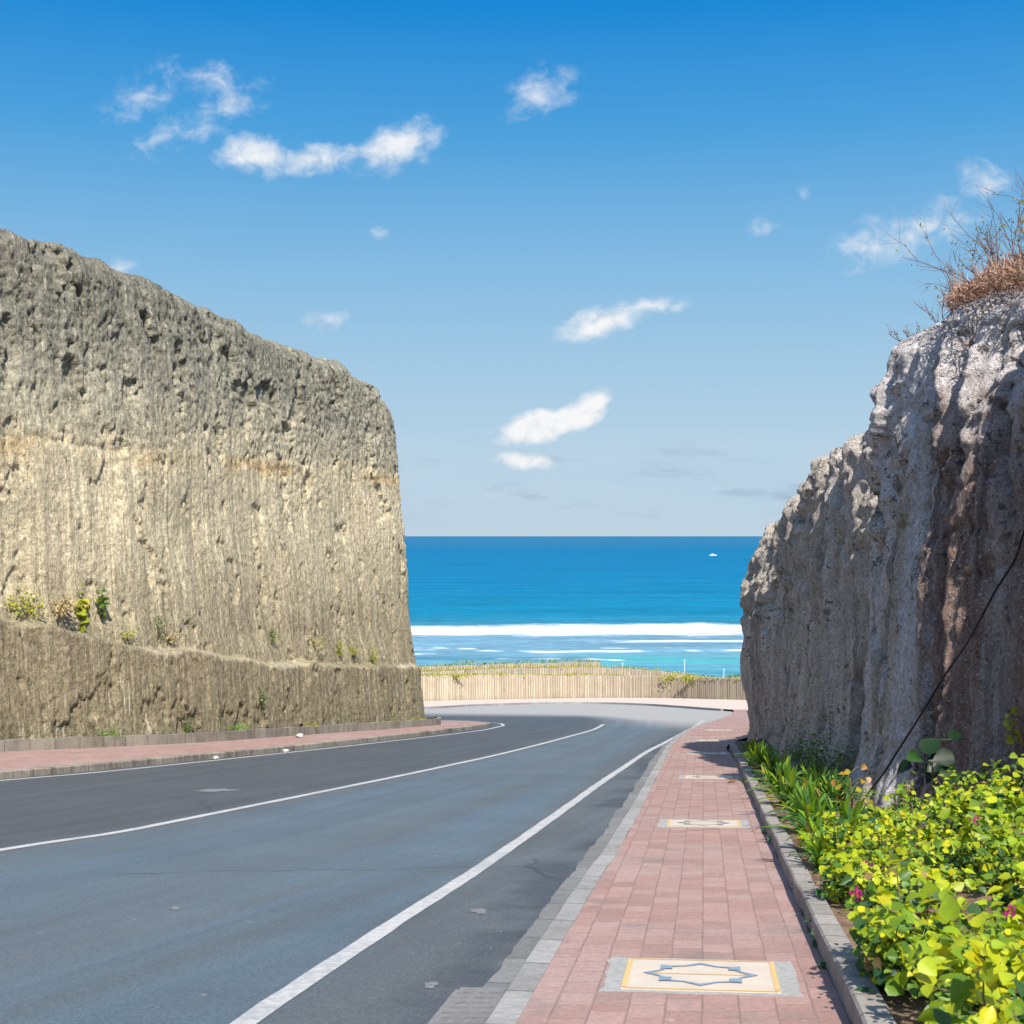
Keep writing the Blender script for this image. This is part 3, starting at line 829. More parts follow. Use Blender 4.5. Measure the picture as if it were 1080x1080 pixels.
# ---------------------------------------------------------------- cliffs
def cliff(name, pts, spine, mat, ztop_y, du, nv, disp, flip=1, zlow=-.3, round_r=1.2, ntop=26, aux=None):
    """rock face along a path (normal to the right of travel x flip), rounded over its rim and carried back to a spine as a plateau"""
    P, s = curve(pts, du)
    N = normals2(P) * flip
    n = len(P)
    Yb = P[:, 1]
    z0 = G(np.maximum(Yb, -5)) + zlow
    zt = ztop_y(P, s)
    sp, _ = curve(spine, .5)
    tI = np.linspace(0, len(sp) - 1, n)
    SP = np.stack([np.interp(tI, np.arange(len(sp)), sp[:, k]) for k in (0, 1)], 1)
    t = np.linspace(0, 1, nv)
    Hh = (zt - z0)[:, None]
    z = z0[:, None] + Hh * t[None]
    h = z - z0[:, None]
    tm = np.clip((h - (Hh - round_r)) / round_r, 0, 1)
    d = -round_r * (1 - np.sqrt(np.maximum(0, 1 - tm ** 2))) + disp(P, s, h, Hh)
    XY = P[:, None] + N[:, None] * d[..., None]
    zz = z + fbm(XY[..., 0] * .8, XY[..., 1] * .8, z * .8, 3) * .12 * (t[None] > .9)
    face = np.concatenate([XY, zz[..., None]], 2)
    tr = (np.linspace(0, 1, ntop + 1)[1:]) ** 2.2
    rim = face[:, -1, :2]
    TXY = rim[:, None] * (1 - tr)[None, :, None] + SP[:, None] * tr[None, :, None]
    TZ = zz[:, -1:] + fbm(TXY[..., 0] * .7, TXY[..., 1] * .7, 0, 4) * .35 * np.minimum(1, tr * 30)[None] + tr[None] * .25
    top = np.concatenate([TXY, TZ[..., None]], 2)
    V = np.concatenate([face, top], 1)
    m = nv + ntop
    tt = np.concatenate([np.broadcast_to(t[None], (n, nv)), np.ones((n, ntop))], 1)
    hh = np.concatenate([h, Hh + tr[None] * 12], 1)
    uv = np.stack([np.broadcast_to(s[:, None], (n, m)), hh], 2)
    F = grid_faces(n, m)
    if flip < 0:
        F = F[:, ::-1]
    return mesh_obj(name, V.reshape(-1, 3), F, mat, uv=uv.reshape(-1, 2), attr={'tt': tt.ravel(), 'aux': (hh - (aux(P, s)[:, None] if aux else 0)).ravel()}, smooth=True)


def ss(x, a, b):
    t = np.clip((np.asarray(x) - a) / (b - a), 0, 1)
    return t * t * (3 - 2 * t)


CL = [(x - .62, y + .1) for x, y in LOW_L[:10]] + [(-3.86, 62.3), (-4.1, 64.2), (-5.2, 65.9), (-8, 67.2), (-13, 68.8), (-24, 73)]
def ledge_left(P, s):
    return np.interp(P[:, 1], [20, 33, 37, 42, 48, 56, 62, 70], [4.4, 4.2, 4.0, 3.25, 2.95, 2.9, 3.0, 3.0]) + fbm(s * .35, 4.1, 0, 5, .6) * .15
def disp_left(P, s, h, Hh):
    Y = P[:, 1:2]
    s2 = s[:, None]
    far = ss(Y, 54, 62)
    led = ledge_left(P, s)[:, None]
    bench = ss(h - led, -.03, .09) * (.52 - .34 * far) + ss(h - led, .1, 1.3) * .14
    up = ss(h / Hh, .52, .92)
    patchy = ss(fbm(s2 * .22, h * .25, 40.0, 3), -.25, .45)
    groove = fbm(s2 * 1.0, h * .05, 2.0, 3) * .05 + fbm(s2 * 3.4, h * .10, 5.0, 3) * .035 + fbm(s2 * 9, h * .3, 1.0, 2) * .018
    broad = fbm(s2 * .14, h * .10, 9.0, 3) * .38 * ss(h, led, led + 2)
    pit = -np.clip(fbm(s2 * 2.6, h * 1.2, 7.0, 5, .65) - .24, 0, 1) * (.06 + .94 * up * (.3 + .7 * patchy)) * .36
    flake = -np.clip(fbm(s2 * .8, h * .45, 52.0, 5, .6) - .36, 0, .12) * 2.2 * (.4 + .6 * up)
    rough = fbm(s2 * 3.2, h * 2.0, 3.0, 4, .65) * (.014 + .065 * up * (.35 + .65 * patchy)) + fbm(s2 * 7, h * 5.5, 33.0, 3, .7) * (.010 + .045 * up)
    crackh = -np.exp(-(((h + (G(P[:, 1]) - .3)[:, None] - 2.75) / 14 - fbm(s * .3, 3.7, 0, 4, .6)[:, None] * .02) / .006) ** 2) * .06 * ss(fbm(s * .4, 9.9, 0, 3)[:, None], -.2, .3)
    wx, wy = fbm(s2 * .8, h * .8, 80.0, 3) * .35, fbm(s2 * .8, h * .8, 90.0, 3) * .35
    bv, be = cells(s2 * .42 + wx, h * .24 + wy, 5)
    groove = groove + bv * .035 * (.4 + up) - .05 * np.exp(-be / .05) * ss(fbm(s2 * .3, h * .3, 61.0, 2), .0, .4)
    return -(.085 * h + bench) + groove + broad + pit + flake + rough + crackh
def top_left(P, s):
    return np.interp(P[:, 1], [-5, 10, 30, 36.5, 44, 50, 54.5, 58, 60.6, 62.3, 64.2, 68, 74], [11.0, 10.4, 9.4, 8.95, 8.2, 7.65, 7.25, 7.0, 6.6, 5.75, 4.5, 4.6, 5.2]) + fbm(s * .5, 2.5, 0, 6, .7) * .17
cl = cliff('cliff', CL, [(-75, 5), (-62, 22), (-50, 36), (-40, 46), (-32, 52), (-24, 56), (-18, 58), (-14, 60), (-13, 61), (-14, 63), (-22, 66), (-40, 74)][:12], M['rockL'], top_left, .06, 225, disp_left, aux=ledge_left, round_r=.7)
tag(cl, 'tall sunlit beige and grey limestone cliff with a ledge and an ochre band', 'cliff', kind='thing')

CR = [(9.6, -8), (8.9, 0), (7.3, 8), (6.1, 13.6), (5.72, 16), (5.42, 17.3), (5.02, 18.4), (4.98, 19.4), (5.12, 20.6), (5.42, 21.5), (5.92, 22.4), (6.0, 25), (6.05, 28.5), (6.0, 32), (5.98, 35.4), (6.22, 37.0), (7.0, 38.6), (8.4, 42), (10.4, 50), (12.6, 59), (15.0, 69), (18.4, 80), (23, 90), (32, 99)]
def disp_right(P, s, h, Hh):
    Y = P[:, 1:2]
    s2 = s[:, None]
    r = h / Hh
    lump = fbm(s2 * .55, h * .10, 4.0, 3) * .13 + fbm(s2 * 1.7, h * .22, 14.0, 4, .5) * (.045 + .05 * ss(r, .6, .85))
    for y0, wd_, dp, r0 in ((17.75, .10, .30, .0), (23.6, .10, .22, .2), (26.2, .14, .26, 0), (29.2, .12, .22, .1), (31.6, .12, .18, .0), (34.0, .16, .25, .3)):
        lump = lump - dp * np.exp(-((Y - y0 + fbm(h * .5, y0, 0, 3) * .35) / wd_) ** 2) * ss(r, r0, r0 + .25)
    wob_ = fbm(h * .35, 2.2, 5.0, 3) * .5
    lump = lump + .42 * ss(Y + wob_, 29.9, 29.4) * ss(Y, 23.5, 28.5) + .34 * ss(Y + wob_, 31.0, 33.2) * (1 - 1.3 * ss(r, .62, 1.0)) * (.1 + .9 * ss(r, .1, .5)) + .16 * ss(Y + wob_, 26.3, 26.0) * ss(Y, 22.5, 25.5)
    lump = lump + (np.round(fbm(s2 * .6, h * .5, 60.0, 3) * 4) / 4 - fbm(s2 * .6, h * .5, 60.0, 3)) * .22 * ss(r, .5, .75)
    groove = fbm(s2 * 2.6, h * .10, 2.0, 3) * .085 + fbm(s2 * 7.0, h * .25, 5.0, 3) * .035
    crag = (-np.abs(fbm(s2 * 1.2, h * 1.0, 21.0, 4, .5)) * .20 + .05) * ss(r, .42, .8)
    lean = np.where(Y < 24, .055 * h + .38 * ss(r, .74, 1.0), .035 * h) * (1 - .60 * np.exp(-((Y - 20.7) / 1.0) ** 2))
    over = .16 * ss(Y, 33, 36) * np.exp(-((r - .90) / .16) ** 2) - .15 * ss(Y, 33, 36) * np.exp(-((r - .5) / .25) ** 2)
    foot = (.25 - .22 * ss(Y, 30, 34)) * (1 - ss(h, 0, 1.2))
    rough = fbm(s2 * 5.0, h * 2.6, 3.0, 4, .7) * .042
    wx, wy = fbm(s2 * 1.1, h * 1.1, 80.0, 3) * .30, fbm(s2 * 1.1, h * 1.1, 90.0, 3) * .30
    bv, be = cells(s2 * .75 + wx, h * .34 + wy, 3)
    cv2, ce = cells(s2 * 1.9 + wx * 1.5, h * .95 + wy * 1.5, 11)
    amp = .35 + .65 * ss(r, .40, .70)
    block = (bv * .20 - .13 * np.exp(-be / .07)) * amp + (cv2 * .075 - .06 * np.exp(-ce / .08)) * amp * ss(r, .25, .6)
    flute = block - np.abs(fbm(s2 * 1.15, h * .06, 71.0, 3)) * .10 * (1 - ss(r, .75, .95)) + .03
    return lump + groove + flute + crag - lean + over + foot + rough
def top_right(P, s):
    z = np.interp(P[:, 1], [-8, 8, 13, 16, 18, 20, 21.5, 22.4, 24, 27, 30, 32, 34, 36, 38, 42, 60, 80, 100], [5.0, 4.4, 3.9, 3.4, 3.2, 2.95, 2.65, 2.5, 2.05, 1.45, 1.0, .75, .45, .10, -.30, -1.0, -3.2, -6.5, -8.8])
    return z + fbm(s * .9, 6.5, 0, 4, .6) * .28 * (P[:, 1] > 10)
cr = cliff('cliff', CR, [(30, -8), (29, 0), (28, 8), (24, 16), (20, 22), (17, 28), (15, 34), (13, 38.5), (15, 42), (18, 50), (22, 60), (27, 70), (34, 82), (44, 96)], M['rockR'], top_right, .05, 150, disp_right, flip=-1, zlow=-.1, round_r=.45)
tag(cr, 'shaded dark grey and brown rock cliff beside the planted bed with dry scrub on top', 'cliff', kind='thing')


# ---------------------------------------------------------------- tile panels let into the pavers
def gz(x, y, h=0.13):
    return float(G(y)) + h

def panel(cx, cy, label):
    ang = math.atan2(.135, 1)
    root = empty('tile_panel', (cx, cy, gz(cx, cy)))
    tag(root, label, 'tile panel', 'patterned tile panels along the pavement')
    dx, dy = np.array([math.cos(ang), -math.sin(ang)]), np.array([math.sin(ang), math.cos(ang)])
    def put(uvs, h):
        q = np.array([np.array([cx, cy]) + u * dx + v * dy for u, v in uvs])
        return np.column_stack([q, G(q[:, 1]) + .13 + h])
    def slab(name, outline, h, mat, parent):
        V = put(outline, h)
        Vb = V - [0, 0, h + .02]
        n = len(V)
        F = [list(range(n))] + [[(i + 1) % n, i, i + n, (i + 1) % n + n] for i in range(n)]
        return mesh_obj(name, np.vstack([V, Vb]), F, mat, parent)
    r = np.random.default_rng(int(cy * 10))
    def rough(a, b, c, d):
        out = []
        for (p, q) in (((a, c), (b, c)), ((b, c), (b, d)), ((b, d), (a, d)), ((a, d), (a, c))):
            for t in np.linspace(0, 1, 8, endpoint=False):
                out.append((p[0] + (q[0] - p[0]) * t + r.normal() * .008, p[1] + (q[1] - p[1]) * t + r.normal() * .012))
        return out
    slab('cement_surround', rough(-.55, .55, -.49, .49), .004, M['surround'], root)
    tl = slab('tile_face', [(-.44, -.44), (.44, -.44), (.44, .44), (-.44, .44)], .010, M['cream'], root)
    parts = []
    def strip(a, b, wd):
        a, b = np.array(a), np.array(b)
        t = (b - a) / np.linalg.norm(b - a)
        nn = np.array([-t[1], t[0]]) * wd / 2
        V = put([a - nn, b - nn, b + nn, a + nn], .0125)
        return V, [(0, 1, 2, 3)]
    e = .425
    parts = [strip((-e, -e + .0), (e, -e), .028), strip((-e, e), (e, e), .022), strip((-e, -e + .02), (-e, e - .02), .03), strip((e, -e + .02), (e, e - .02), .03), strip((-.30, 0), (.30, 0), .02)]
    V, F = merge(parts)
    mesh_obj('border_inlay', V, F, M['yellow'], root)
    # eight-pointed star: a square and a diamond outlined together
    pts, ins = [], []
    for k in range(16):
        a = k * math.pi / 8
        ro = (.335 if k % 4 == 0 else .31 if k % 2 == 0 else .255)
        ri = ro * (.91 if k % 2 else .84)
        pts.append((ro * math.cos(a), ro * math.sin(a)))
        ins.append((ri * math.cos(a), ri * math.sin(a)))
    V = np.vstack([put(pts, .0145), put(ins, .0145)])
    F = [(i, (i + 1) % 16, (i + 1) % 16 + 16, i + 16) for i in range(16)]
    c = []
    for sx_ in (-1, 1):
        for sy_ in (-1, 1):
            c.append((put([(sx_ * .165, sy_ * .12), (sx_ * .235, sy_ * .12), (sx_ * .235, sy_ * .235), (sx_ * .165, sy_ * .205)][::sx_ * sy_], .0165), [(0, 1, 2, 3)]))
    V2, F2 = merge([(V, F)] + c)
    mesh_obj('star_inlay', V2, F2, M['blue'], root)

ORD = ['nearest', 'second', 'third', 'fourth', 'fifth', 'sixth', 'seventh', 'eighth', 'ninth', 'tenth', 'eleventh', 'twelfth']
for k, (x, y) in enumerate([(1.10, 8.3), (2.36, 17.5), (3.66, 26.45), (4.95, 35.75), (6.30, 44.5), (8.0, 55.0)]):
    panel(x, y, ('nearest cream tile panel with a blue eight-pointed star, framed in grey cement' if k == 0 else
                 'farthest cream tile panel, lying in the shadow of the right cliff' if k == 5 else
                 f'{ORD[k]} cream tile panel down the red pavers, counted from the camera end'))

# ---------------------------------------------------------------- drain inlet in the gutter
dr = empty('drain_inlet', (-.24, 7.85, float(G(7.85))))
tag(dr, 'broken concrete drain inlet in the gutter beside the red pavers', 'drain')
def sloped(V):
    V = np.array(V, float)
    return np.column_stack([V[:, 0] + .135 * (V[:, 1] - 7.85), V[:, 1], V[:, 2] + G(V[:, 1])])
V, F = merge([box(-.41, -.37, 7.3, 8.4, .0, .030), box(-.10, -.04, 7.3, 8.4, .0, .045), box(-.375, -.105, 7.3, 7.4, .0, .043), box(-.375, -.105, 8.28, 8.4, .0, .043)])
mesh_obj('slab_frame', sloped(V), F, M['gutter'], dr)
V, F = merge([box(-.374, -.106, 7.3 + .115 + k * .125, 7.3 + .115 + k * .125 + .075, .012, .038) for k in range(7)])
mesh_obj('slotted_grate', sloped(V), F, M['gutter'], dr)
V, F = box(-.376, -.104, 7.4, 8.28, .0, .0135)
mesh_obj('sump_shade', sloped(V), F, M['black'], dr)  # black block under the bars stands in for the shade in the slots

# ---------------------------------------------------------------- terraced ribbed walls beyond the bend
def ribbed_wall(name, pts, topz, thick, label, period=.26, base_drop=.3):
    P, s = curve(pts, .07)
    N = normals2(P)                                 # right of travel faces the road
    ph = (s / period) % 1
    rib = np.where(ph < .62, .055, -.03) + fbm(s * 1.2, .3, 0, 3) * .02
    tz = topz(P[:, 0], P[:, 1]) + fbm(s * .3, 5.5, 0, 3) * .03
    bz = G(np.minimum(P[:, 1], 132)) - base_drop
    f = P + N * rib[:, None]
    b = P - N * thick
    rows = [np.column_stack([f, bz]), np.column_stack([f, tz]), np.column_stack([b, tz + .01]), np.column_stack([b, bz])]
    V = np.stack(rows, 1).reshape(-1, 3)
    hh = tz - bz
    U = np.stack([np.column_stack([s, 0 * s]), np.column_stack([s, hh]), np.column_stack([s, hh + thick]), np.column_stack([s, 2 * hh + thick])], 1).reshape(-1, 2)
    F = grid_faces(len(P), 4)[:, ::-1]
    n = len(P)
    o = mesh_obj(name, V, [list(q) for q in F] + [[0, 1, 2, 3], [4 * n - 1, 4 * n - 2, 4 * n - 3, 4 * n - 4]], M['farwall'], uv=U)
    return tag(o, label, 'wall', 'terraced ribbed walls beyond the bend')

W1 = [(-75, 92.3), (-45, 100.3), (-26, 107.3), (-14, 114.8), (-7.9, 119.6), (-3.3, 123.9), (1.7, 127.5), (8.8, 131.1), (14.1, 130.5), (17.8, 126.3), (21.6, 121.2), (25.5, 113), (28, 104)]
W2 = [(-40, 110), (-26, 116), (-12, 125.5), (-4, 130.5), (2, 134), (9, 138), (15, 139.5), (20, 138.5), (25, 134)]
W3 = [(-45, 121), (-28, 128), (-14, 135), (-4, 140), (4, 143.5), (9.0, 145.0)]
ribbed_wall('retaining_wall', W1, lambda x, y: G(y) + .13 + 2.12 - .012 * np.maximum(0, x), .35, 'long pale ribbed stone wall along the outside of the bend, lowest of three tiers')
ribbed_wall('retaining_wall', W2, lambda x, y: np.interp(x, [-30, 0, 8, 12, 16, 18.5, 25], [-12.0, -12.42, -12.75, -13.05, -13.5, -13.9, -14.6]), .35, 'middle ribbed stone wall, sloping down at its end behind the lowest tier', base_drop=1.0)
ribbed_wall('retaining_wall', W3, lambda x, y: np.interp(x, [-30, 9], [-12.5, -12.90]), .35, 'topmost ribbed stone wall ending squarely against the turquoise shallows', base_drop=1.0)


# ---------------------------------------------------------------- plants
def frames(nrm, r):
    n = nrm / (np.linalg.norm(nrm, axis=1, keepdims=True) + 1e-9)
    t = r.normal(size=n.shape)
    t -= (t * n).sum(1, keepdims=True) * n
    t /= np.linalg.norm(t, axis=1, keepdims=True) + 1e-9
    return np.cross(t, n), t, n

HEART_V = np.array([(0, -.10, 0), (-.30, -.02, .07), (-.48, .30, .10), (-.30, .66, .03), (0, 1.0, -.12), (.30, .66, .03), (.48, .30, .10), (.30, -.02, .07), (0, .42, -.02)])
HEART_F = np.array([(8, 1, 0), (8, 2, 1), (8, 3, 2), (8, 4, 3), (8, 5, 4), (8, 6, 5), (8, 7, 6), (8, 0, 7)])[:, ::-1]
SMALL_V = np.array([(0, 0, 0), (-.26, .42, .06), (0, 1, -.06), (.26, .42, .06), (0, .45, -.02)])
SMALL_F = np.array([(4, 1, 0), (4, 2, 1), (4, 3, 2), (4, 0, 3)])[:, ::-1]

def leaves(name, pos, nrm, size, col, mat, parent, r, kind='heart'):
    TV, TF = (HEART_V, HEART_F) if kind == 'heart' else (SMALL_V, SMALL_F)
    X_, T_, N_ = frames(nrm, r)
    size = np.broadcast_to(np.asarray(size, float), (len(pos),))
    wv_ = r.uniform(.8, 1.15, len(pos))
    cu = r.uniform(.3, 2.6, len(pos))
    V = (pos[:, None] + size[:, None, None] * (TV[None, :, 0:1] * X_[:, None] * wv_[:, None, None] + TV[None, :, 1:2] * T_[:, None] + TV[None, :, 2:3] * N_[:, None] * cu[:, None, None]))
    F = (TF[None] + (np.arange(len(pos)) * len(TV))[:, None, None]).reshape(-1, 3)
    C = np.repeat(col, len(TV), 0)
    return mesh_obj(name, V.reshape(-1, 3), F, mat, parent, col=C, smooth=True)

LIME = np.array([(.48, .52, .018), (.40, .48, .020), (.29, .41, .022), (.18, .30, .025), (.10, .20, .030), (.58, .54, .016), (.055, .13, .035)])

def palette(pal, n, r, p=None, var=.22):
    c = pal[r.choice(len(pal), n, p=p)]
    return np.clip(c * r.uniform(1 - var, 1 + var, (n, 1)), 0, 1)

def bed_z(x, y):
    return float(G(y)) + .25

def bougainvillea(cx, cy, rx, ry, h, n, label, seed, flowers=3, size=.075, p=None, shoots=5):
    r = np.random.default_rng(seed)
    root = empty('bougainvillea_shrub', (cx, cy, bed_z(cx, cy)))
    tag(root, label, 'shrub', 'lime green shrubs in the planted bed')
    # woody canes from the root, each carrying leaves
    canes, lp, ln_ = [], [], []
    base = np.array([cx, cy, bed_z(cx, cy) - .03])
    nc = max(16, n // 34)
    for i in range(nc):
        a, q = r.uniform(0, 2 * np.pi), math.sqrt(r.uniform(.02, 1))
        hh = h * (1 - .55 * q ** 2) * r.uniform(.62, 1.12)
        if i < shoots: hh *= r.uniform(1.2, 1.55)
        tip = base + np.array([math.cos(a) * rx * q, math.sin(a) * ry * q, hh + .03])
        tip[2] += float(G(tip[1]) - G(cy))
        st = base + (tip - base) * np.array([.35, .35, 0]) * r.uniform(.3, 1.2) * np.array([1, 1, 0])
        st[2] = float(G(st[1])) + .23
        t = np.linspace(0, 1, 7)[:, None]
        mid = (st + tip) / 2 + np.array([0, 0, .16 * h]) + r.normal(size=3) * .04
        path = (1 - t) ** 2 * st + 2 * t * (1 - t) * mid + t ** 2 * tip
        path[:, 0] = np.maximum(path[:, 0], .95 + .135 * path[:, 1])
        canes.append((path, np.linspace(.007, .0025, 7)))
        k = max(6, int(n / nc))
        tt = r.uniform(.18, 1.0, k) ** .75
        idx = tt * 6
        pp = np.stack([np.interp(idx, np.arange(7), path[:, j]) for j in range(3)], 1)
        off = r.normal(size=(k, 3)) * np.array([.085, .085, .06]) * (1.15 - .5 * tt)[:, None]
        pp = pp + off
        lp.append(pp)
        ln_.append(off / .1 * .6 + np.array([math.cos(a) * q * .35, math.sin(a) * q * .35 - .30, 1.0]) + r.normal(size=(k, 3)) * .52)
    lp, ln_ = np.vstack(lp), np.vstack(ln_)
    gz_ = G(lp[:, 1]) + .26
    lp[:, 2] = np.maximum(lp[:, 2], gz_ + r.uniform(0, .08, len(lp)))
    lim = .79 + .135 * lp[:, 1]
    lp[:, 0] = np.where(lp[:, 0] < lim + .03, lim + .03 + r.uniform(0, .12, len(lp)), lp[:, 0])
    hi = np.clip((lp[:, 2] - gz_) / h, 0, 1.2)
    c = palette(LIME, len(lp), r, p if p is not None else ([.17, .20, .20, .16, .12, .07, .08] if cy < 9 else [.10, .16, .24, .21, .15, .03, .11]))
    low_lf = (hi < .45)[:, None]                                   # leaves low on the canes are mostly a deeper green
    c = np.where(low_lf & (r.uniform(size=(len(lp), 1)) < .7), c * np.array([.35, .52, 1.3]), c)
    dead = r.uniform(size=(len(lp), 1)) < .025
    c = np.where(dead, np.array([[.34, .22, .10]]) * r.uniform(.5, 1.2, (len(lp), 1)), c)
    sz = size * np.where(r.uniform(size=len(lp)) < .12, r.uniform(1.05, 1.5, len(lp)), r.uniform(.28, 1.05, len(lp)))
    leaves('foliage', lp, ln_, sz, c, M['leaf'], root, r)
    V, F = tube(canes, 5)
    mesh_obj('stems', V, F, M['bark'], root)
    for k in range(flowers):
        i = r.choice(np.flatnonzero(hi > .55))
        q = lp[i] + np.array([0, -.03, .035])
        m = 12
        leaves('flower_cluster', q + r.normal(size=(m, 3)) * .013, r.normal(size=(m, 3)) + [0, -.8, .5], .036, palette(np.array([(.40, .012, .19), (.30, .01, .22), (.48, .03, .14)]), m, r), M['petal'], root, r, 'small')
    return root

BOUG = [
    (1.80, 4.9, .66, .80, .52, 1300, 'lime shrub at the near corner of the bed, closest to the block kerb', 4, .085, None),
    (2.50, 6.2, .85, .85, .60, 1700, 'tallest lime shrub with yellow young leaves and magenta flowers, second along the kerb', 5, .085, [.26, .24, .16, .08, .06, .16, .04]),
    (2.14, 7.5, .72, .85, .46, 1500, 'bushy green and lime shrub beside the kerb opposite the nearest tile panel', 4, .075, None),
    (3.45, 8.3, .80, .95, .60, 1500, 'broad lime shrub behind the one opposite the nearest tile panel', 2, .078, None),
    (2.62, 10.4, .76, 1.0, .38, 1300, 'low leafy shrub where bare brown soil shows next to the kerb', 1, .066, [.20, .24, .20, .12, .10, .10, .04]),
    (3.95, 11.0, .9, 1.1, .52, 1700, 'wide mid green shrub in the middle of the bed with a magenta bloom', 2, .075, [.12, .2, .24, .2, .14, .04, .06]),
    (3.25, 12.5, .85, 1.1, .42, 1400, 'sprawling yellowish shrub just before the strap-leaved lilies', 0, .062, [.24, .22, .18, .10, .08, .14, .04]),
    (4.85, 13.2, .95, 1.1, .60, 1800, 'dense green shrub growing up against the brown foot of the right cliff', 1, .088, [.10, .18, .24, .2, .18, .04, .06]),
    (4.25, 15.0, .75, 1.0, .40, 1100, 'thin twiggy shrub between the yellow-leaved plant and the big dark-leaved one', 0, .062, None),
    (5.15, 15.5, .72, .9, .68, 1300, 'upright light green shrub next to the big dark-leaved plant', 0, .08, [.16, .24, .24, .14, .12, .06, .04]),
]
for k, (x, y, rx, ry, h, n, lab, fl, sz, p) in enumerate(BOUG):
    bougainvillea(x, y, rx, ry, h, n, lab, 40 + k, fl, sz, p)

# strap-leaved lilies along the kerb
BLADE = np.array([(.10, .23, .028), (.18, .33, .022), (.07, .165, .03), (.30, .38, .025), (.045, .115, .032)])
def lily(cx, cy, h, n, label, seed, spread=.42):
    r = np.random.default_rng(seed)
    root = empty('lily_clump', (cx, cy, bed_z(cx, cy)))
    tag(root, label, 'lily', 'strap-leaved lilies along the planter kerb')
    def blades(name, m, pal, mat, lo, hi, flop):
        V, F, C = [], [], []
        o = 0
        for i in range(m):
            a = r.uniform(0, 2 * np.pi)
            L = .74 * h * r.uniform(lo, hi)
            lean = r.uniform(.15, 1.0) * flop
            t = np.linspace(0, 1, 8)
            rad = .03 + spread * 1.15 * lean * L / .5 * (t ** 1.3)
            z = L * (t - .80 * lean * t ** 2.2)
            wd = r.uniform(.018, .034) * np.sin(np.pi * np.clip(.16 + .84 * t, 0, 1)) ** .55
            ca, sa = math.cos(a), math.sin(a)
            ox, oy = r.normal(size=2) * .05
            ctr = np.column_stack([cx + ox + ca * rad, cy + oy + sa * rad, z])
            ctr[:, 2] += G(ctr[:, 1]) + .25
            sd_ = np.array([-sa, ca, 0])
            Lf, Rt = ctr + sd_ * wd[:, None] + [0, 0, .006], ctr - sd_ * wd[:, None] + [0, 0, .006]
            V.append(np.stack([Lf, ctr, Rt], 1).reshape(-1, 3))
            F.append(grid_faces(8, 3) + o)
            o += 24
            C.append(np.repeat(palette(pal, 1, r), 24, 0))
        return mesh_obj(name, np.vstack(V), np.vstack(F), mat, root, col=np.vstack(C), smooth=True)
    blades('leaf_blades', n, BLADE, M['blade'], .65, 1.15, .95)
    blades('withered_blades', max(4, n // 9), np.array([(.42, .33, .10), (.36, .25, .10)]), M['dry'], .5, .8, 1.25)
    return root

LIL = [(5.95, 35.6, .36), (5.60, 32.6, .62), (5.30, 30.4, .78), (5.60, 29.0, .74), (4.98, 28.0, .78), (4.66, 25.6, .74), (4.36, 23.2, .80), (4.08, 21.0, .80), (4.45, 20.2, .80), (3.74, 18.6, .85), (4.2, 17.9, .85), (3.52, 16.7, .82), (3.32, 15.2, .80), (3.02, 13.3, .80), (3.45, 14.2, .85), (2.86, 12.2, .62)]
LN = ['first', 'second', 'third', 'fourth', 'fifth', 'sixth', 'seventh', 'eighth', 'ninth', 'tenth', 'eleventh', 'twelfth', 'thirteenth', 'fourteenth', 'fifteenth', 'last']
for k, (x, y, h) in enumerate(LIL):
    lily(x - (.12 if k > 3 else 0), y, h, 54 if k else 26, ('small green lily clump at the far tip of the planter kerb, at the cliff corner' if k == 0 else
                     'nearest strap-leaved lily clump, touching the sprawling yellowish shrub' if k == 15 else
                     f'{LN[k]} strap-leaved lily clump along the planter kerb, counted from its far tip'), 100 + k)

# fine-leaved dark shrubs against the rock
def fine_shrub(name, cx, cy, z0, rx, ry, h, n, label, cat, seed, pal, size=.05, group=None, stems=9, kind='small', mat='leaf'):
    r = np.random.default_rng(seed)
    root = empty(name, (cx, cy, z0))
    tag(root, label, cat, group)
    canes, lp, ln_ = [], [], []
    for i in range(stems):
        a, q = r.uniform(0, 2 * np.pi), math.sqrt(r.uniform(.03, 1))
        tip = np.array([cx + math.cos(a) * rx * q, cy + math.sin(a) * ry * q, z0 + h * (1 - .5 * q * q) * r.uniform(.7, 1.1)])
        st = np.array([cx + math.cos(a) * rx * .1, cy + math.sin(a) * ry * .1, z0 - .06])
        t = np.linspace(0, 1, 6)[:, None]
        mid = (st + tip) / 2 + [0, 0, .15 * h]
        path = (1 - t) ** 2 * st + 2 * t * (1 - t) * mid + t ** 2 * tip
        canes.append((path, np.linspace(.012, .003, 6) * min(1, h)))
        k = max(3, n // stems)
        tt = r.uniform(.25, 1, k) * 5
        pp = np.stack([np.interp(tt, np.arange(6), path[:, j]) for j in range(3)], 1)
        off = r.normal(size=(k, 3)) * np.array([rx, ry, h]) * .20
        lp.append(pp + off)
        ln_.append(off / (h * .2) * .5 + [0, -.35, .8] + r.normal(size=(k, 3)) * .5)
    lp, ln_ = np.vstack(lp), np.vstack(ln_)
    lp[:, 2] = np.maximum(lp[:, 2], z0 + .01)
    leaves('foliage', lp, ln_, size * r.uniform(.5, 1.25, len(lp)), palette(pal, len(lp), r), M[mat], root, r, kind)
    V, F = tube(canes, 5)
    mesh_obj('stems', V, F, M['bark'], root)
    return root

